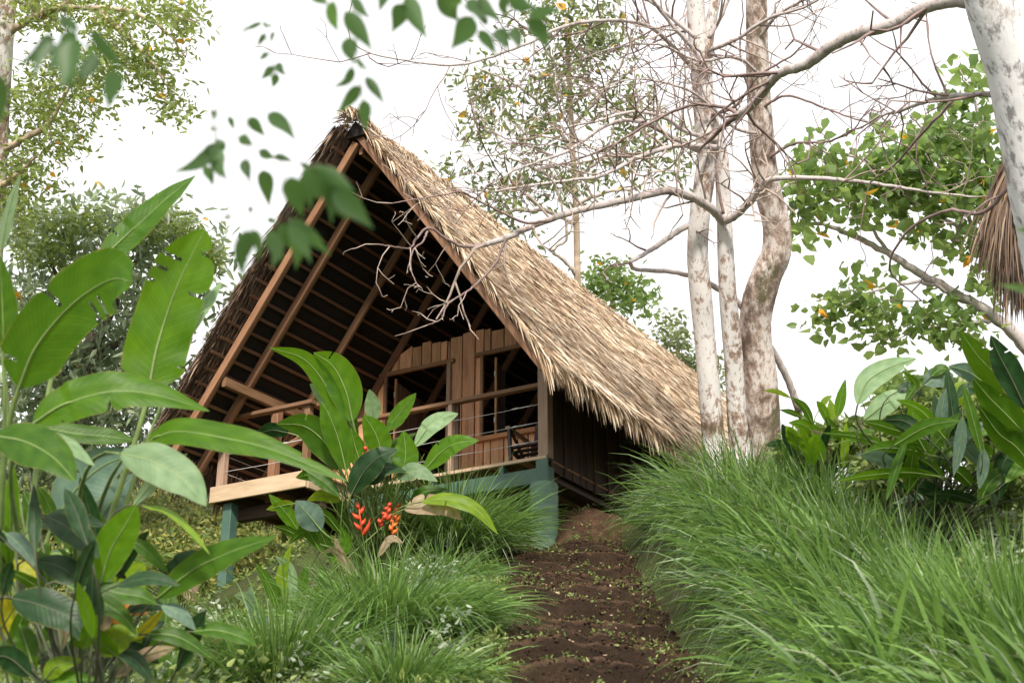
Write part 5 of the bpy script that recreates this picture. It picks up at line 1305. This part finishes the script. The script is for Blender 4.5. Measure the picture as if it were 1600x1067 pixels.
leafy_plant('broadleaf_plant', gp(480, 12.2), 'low plant with long green blades left of the heliconia below the deck', 'plant', 12, [
    ([(440, 960), (425, 920), (400, 880)], 22, 20, 'L_mid'), ([(450, 960), (470, 920), (480, 880)], 20, 20, 'L_mid'), ([(430, 990), (400, 960), (390, 915)], 22, 20, 'L_grey'),
    ([(470, 980), (500, 940), (540, 922)], 24, 30, 'L_dark'), ([(445, 950), (440, 900), (455, 850)], 18, 20, 'L_lime'), ([(460, 940), (452, 890), (430, 868)], 18, 20, 'L_pale'),
    ([(480, 960), (505, 915), (500, 885)], 18, 20, 'L_mid'), ([(420, 1000), (380, 985), (350, 990)], 18, 30, 'L_mid'), ([(490, 985), (520, 955), (560, 950)], 16, 30, 'L_mid'),
    ([(410, 970), (385, 935), (366, 930)], 18, 30, 'L_pale')], .008)

# ------------------------------------------------------------------ near hanging twigs, out of focus
def near_spray(label, D, stems, leaves, mm='front_leaf', base=None):
    t = thing('hanging_branch', W(stems[0][0][0], stems[0][0][1], D), label, 'branch', 'out of focus leaf sprays hanging near the camera')
    for st in stems:
        V, F, uv = tube(spline(PXL(st, D), 14), np.linspace(.0009, .0012, 14), 5, 0, False)
        mesh_obj('twig', V, F, M['stem_dark'], t, smooth=True)
    for (a, b, w) in leaves:
        dd = D+RNG.normal(0, .05); bend = RNG.normal(0, .07)
        mx_, my_ = (a[0]+b[0])/2+(b[1]-a[1])*bend, (a[1]+b[1])/2-(b[0]-a[0])*bend
        P = PXL([a, (mx_, my_), b], [dd, dd+RNG.normal(0, .04)])
        Q = spline(P, 12); T = norm(np.gradient(Q, axis=0)); S = norm(np.cross(T, FW)); Nn = np.cross(S, T)
        u = np.linspace(0, 1, 12); ww = np.maximum(.03, np.sin(np.pi*u**.60)**1.15)*w/2*1.05*D/FPX
        cr = RNG.uniform(-.3, .35)
        V = np.stack([Q-S*ww[:, None]+Nn*(ww*cr)[:, None], Q-S*ww[:, None]*.5+Nn*(ww*cr*.3)[:, None], Q, Q+S*ww[:, None]*.5+Nn*(ww*cr*.3)[:, None], Q+S*ww[:, None]+Nn*(ww*cr)[:, None]], 1).reshape(-1, 3)
        i = np.arange(11)[:, None]*5; j = np.arange(4)[None]
        F = np.stack([i+j, i+j+1, i+j+6, i+j+5], -1).reshape(-1, 4)
        mesh_obj('leaf', V, F, M[mm], t, np.full(len(V), RNG.random()), smooth=True)
    return t
near_spray('blurred green leaf cluster hanging from the top edge above the cabin peak', 3.0,
    [[(560, -60), (552, 20), (560, 90), (566, 150), (570, 170)], [(552, 10), (535, -20), (520, -50)], [(600, -60), (600, -10)], [(545, 110), (557, 92)]],
    [((522, 2), (528, 51), 20), ((539, 18), (582, 80), 27), ((551, -4), (579, 30), 16), ((545, 58), (553, 100), 25), ((552, 106), (520, 137), 15), ((563, 134), (525, 180), 20), ((571, 120), (601, 164), 16), ((569, 156), (571, 206), 20),
     ((604, -20), (592, 20), 18), ((490, -20), (512, 8), 26), ((556, 92), (576, 112), 8)])
near_spray('blurred pair of green leaves at the top edge, right of the cluster above the peak', 3.0, [[(640, -60), (636, -10), (630, 8)]],
    [((628, 6), (612, 52), 28), ((636, -8), (668, 62), 28)])
near_spray('blurred spray of broad green leaves along the top edge over the bare limbs', 3.1, [[(800, -60), (795, -10), (800, 30)], [(700, -60), (712, -5), (735, 20)], [(760, -60), (750, 0), (752, 30)]],
    [((703, -12), (716, 34), 40), ((738, 26), (704, 78), 34), ((748, -6), (785, 36), 18), ((748, 48), (777, 88), 18), ((776, 46), (792, 80), 24), ((800, 44), (811, 78), 20), ((826, 30), (857, 80), 26), ((826, 26), (879, 14), 18), ((798, -8), (840, 12), 26), ((790, -10), (796, 32), 16), ((730, 0), (752, 36), 22), ((760, 40), (752, 12), 10)])
near_spray('small dark blurred leaf sprigs floating in the sky left of the top leaf cluster', 3.6, [[(420, -60), (414, 40), (424, 90), (432, 118)]],
    [((409, 36), (376, 50), 7), ((410, 37), (428, 40), 5), ((414, 54), (402, 74), 9), ((428, 50), (424, 68), 6), ((418, 82), (404, 94), 9), ((427, 104), (407, 125), 13), ((433, 99), (446, 119), 13), ((432, 115), (425, 138), 13)])
near_spray('curving line of small dark blurred leaves in the sky left of the peak', 3.3, [[(300, -60), (316, 90), (334, 200)], [(334, 200), (370, 215), (420, 245), (490, 262), (520, 290)], [(334, 200), (345, 300), (360, 340)]],
    [((333, 172), (333, 188), 7), ((330, 198), (336, 206), 7), ((358, 182), (366, 204), 9), ((389, 184), (415, 214), 18), ((418, 178), (460, 218), 23), ((373, 214), (396, 227), 16), ((405, 235), (431, 247), 15), ((428, 245), (457, 251), 11), ((470, 258), (490, 264), 9),
     ((380, 250), (391, 284), 17), ((412, 266), (421, 324), 24), ((390, 324), (394, 332), 8), ((350, 339), (362, 341), 6), ((418, 343), (434, 350), 8)])
near_spray('blurred splayed dark leaves above the tip of the diagonal banana-like leaf', 3.1, [[(320, -60), (336, 100), (339, 228)]],
    [((340, 228), (270, 270), 22), ((340, 230), (355, 282), 24), ((318, 260), (333, 292), 15), ((352, 222), (326, 234), 20), ((340, 228), (312, 250), 14)])
near_spray('large soft blurred green leaves hanging in front of the left roof slope', 2.5, [[(440, -80), (452, 150), (470, 250), (500, 262), (520, 280)], [(440, 240), (448, 330), (455, 352)], [(380, -80), (384, 200), (395, 355)]],
    [((453, 276), (473, 340), 36), ((492, 256), (518, 350), 32), ((500, 262), (540, 346), 34), ((520, 298), (584, 358), 34), ((510, 290), (560, 344), 26), ((486, 262), (500, 316), 26), ((500, 262), (556, 300), 24), ((478, 262), (486, 330), 22), ((520, 282), (530, 330), 20), ((449, 350), (517, 400), 26), ((450, 352), (462, 422), 30), ((452, 352), (486, 412), 24), ((417, 364), (425, 420), 24), ((420, 360), (442, 408), 18), ((392, 360), (380, 436), 28), ((396, 358), (404, 410), 16), ((446, 350), (494, 366), 20), ((440, 348), (440, 396), 18)])
near_spray('large dark blurred leaves in the top left corner over the bright small-leaved crown', 2.5, [[(120, -60), (100, 20), (100, 60), (150, 70)], [(0, -60), (-4, 60), (4, 122)], [(150, 40), (190, 80), (205, 130)]],
    [((84, 58), (32, 100), 30), ((92, 28), (126, 50), 18), ((112, 62), (96, 140), 34), ((104, 60), (112, 148), 30), ((96, 62), (78, 118), 22), ((150, 84), (122, 130), 26), ((140, 70), (150, 110), 16), ((142, 48), (196, 114), 20), ((182, 110), (169, 172), 30), ((2, 118), (4, 198), 34), ((84, 60), (50, 130), 16), ((100, 50), (130, 75), 28)])
near_spray('bright green blurred leaf tips poking in at the right edge over the near trunk', 2.8, [[(1680, 430), (1640, 445)], [(1690, 340), (1640, 352)]],
    [((1640, 456), (1556, 444), 16), ((1640, 362), (1588, 356), 24)], 'grass')
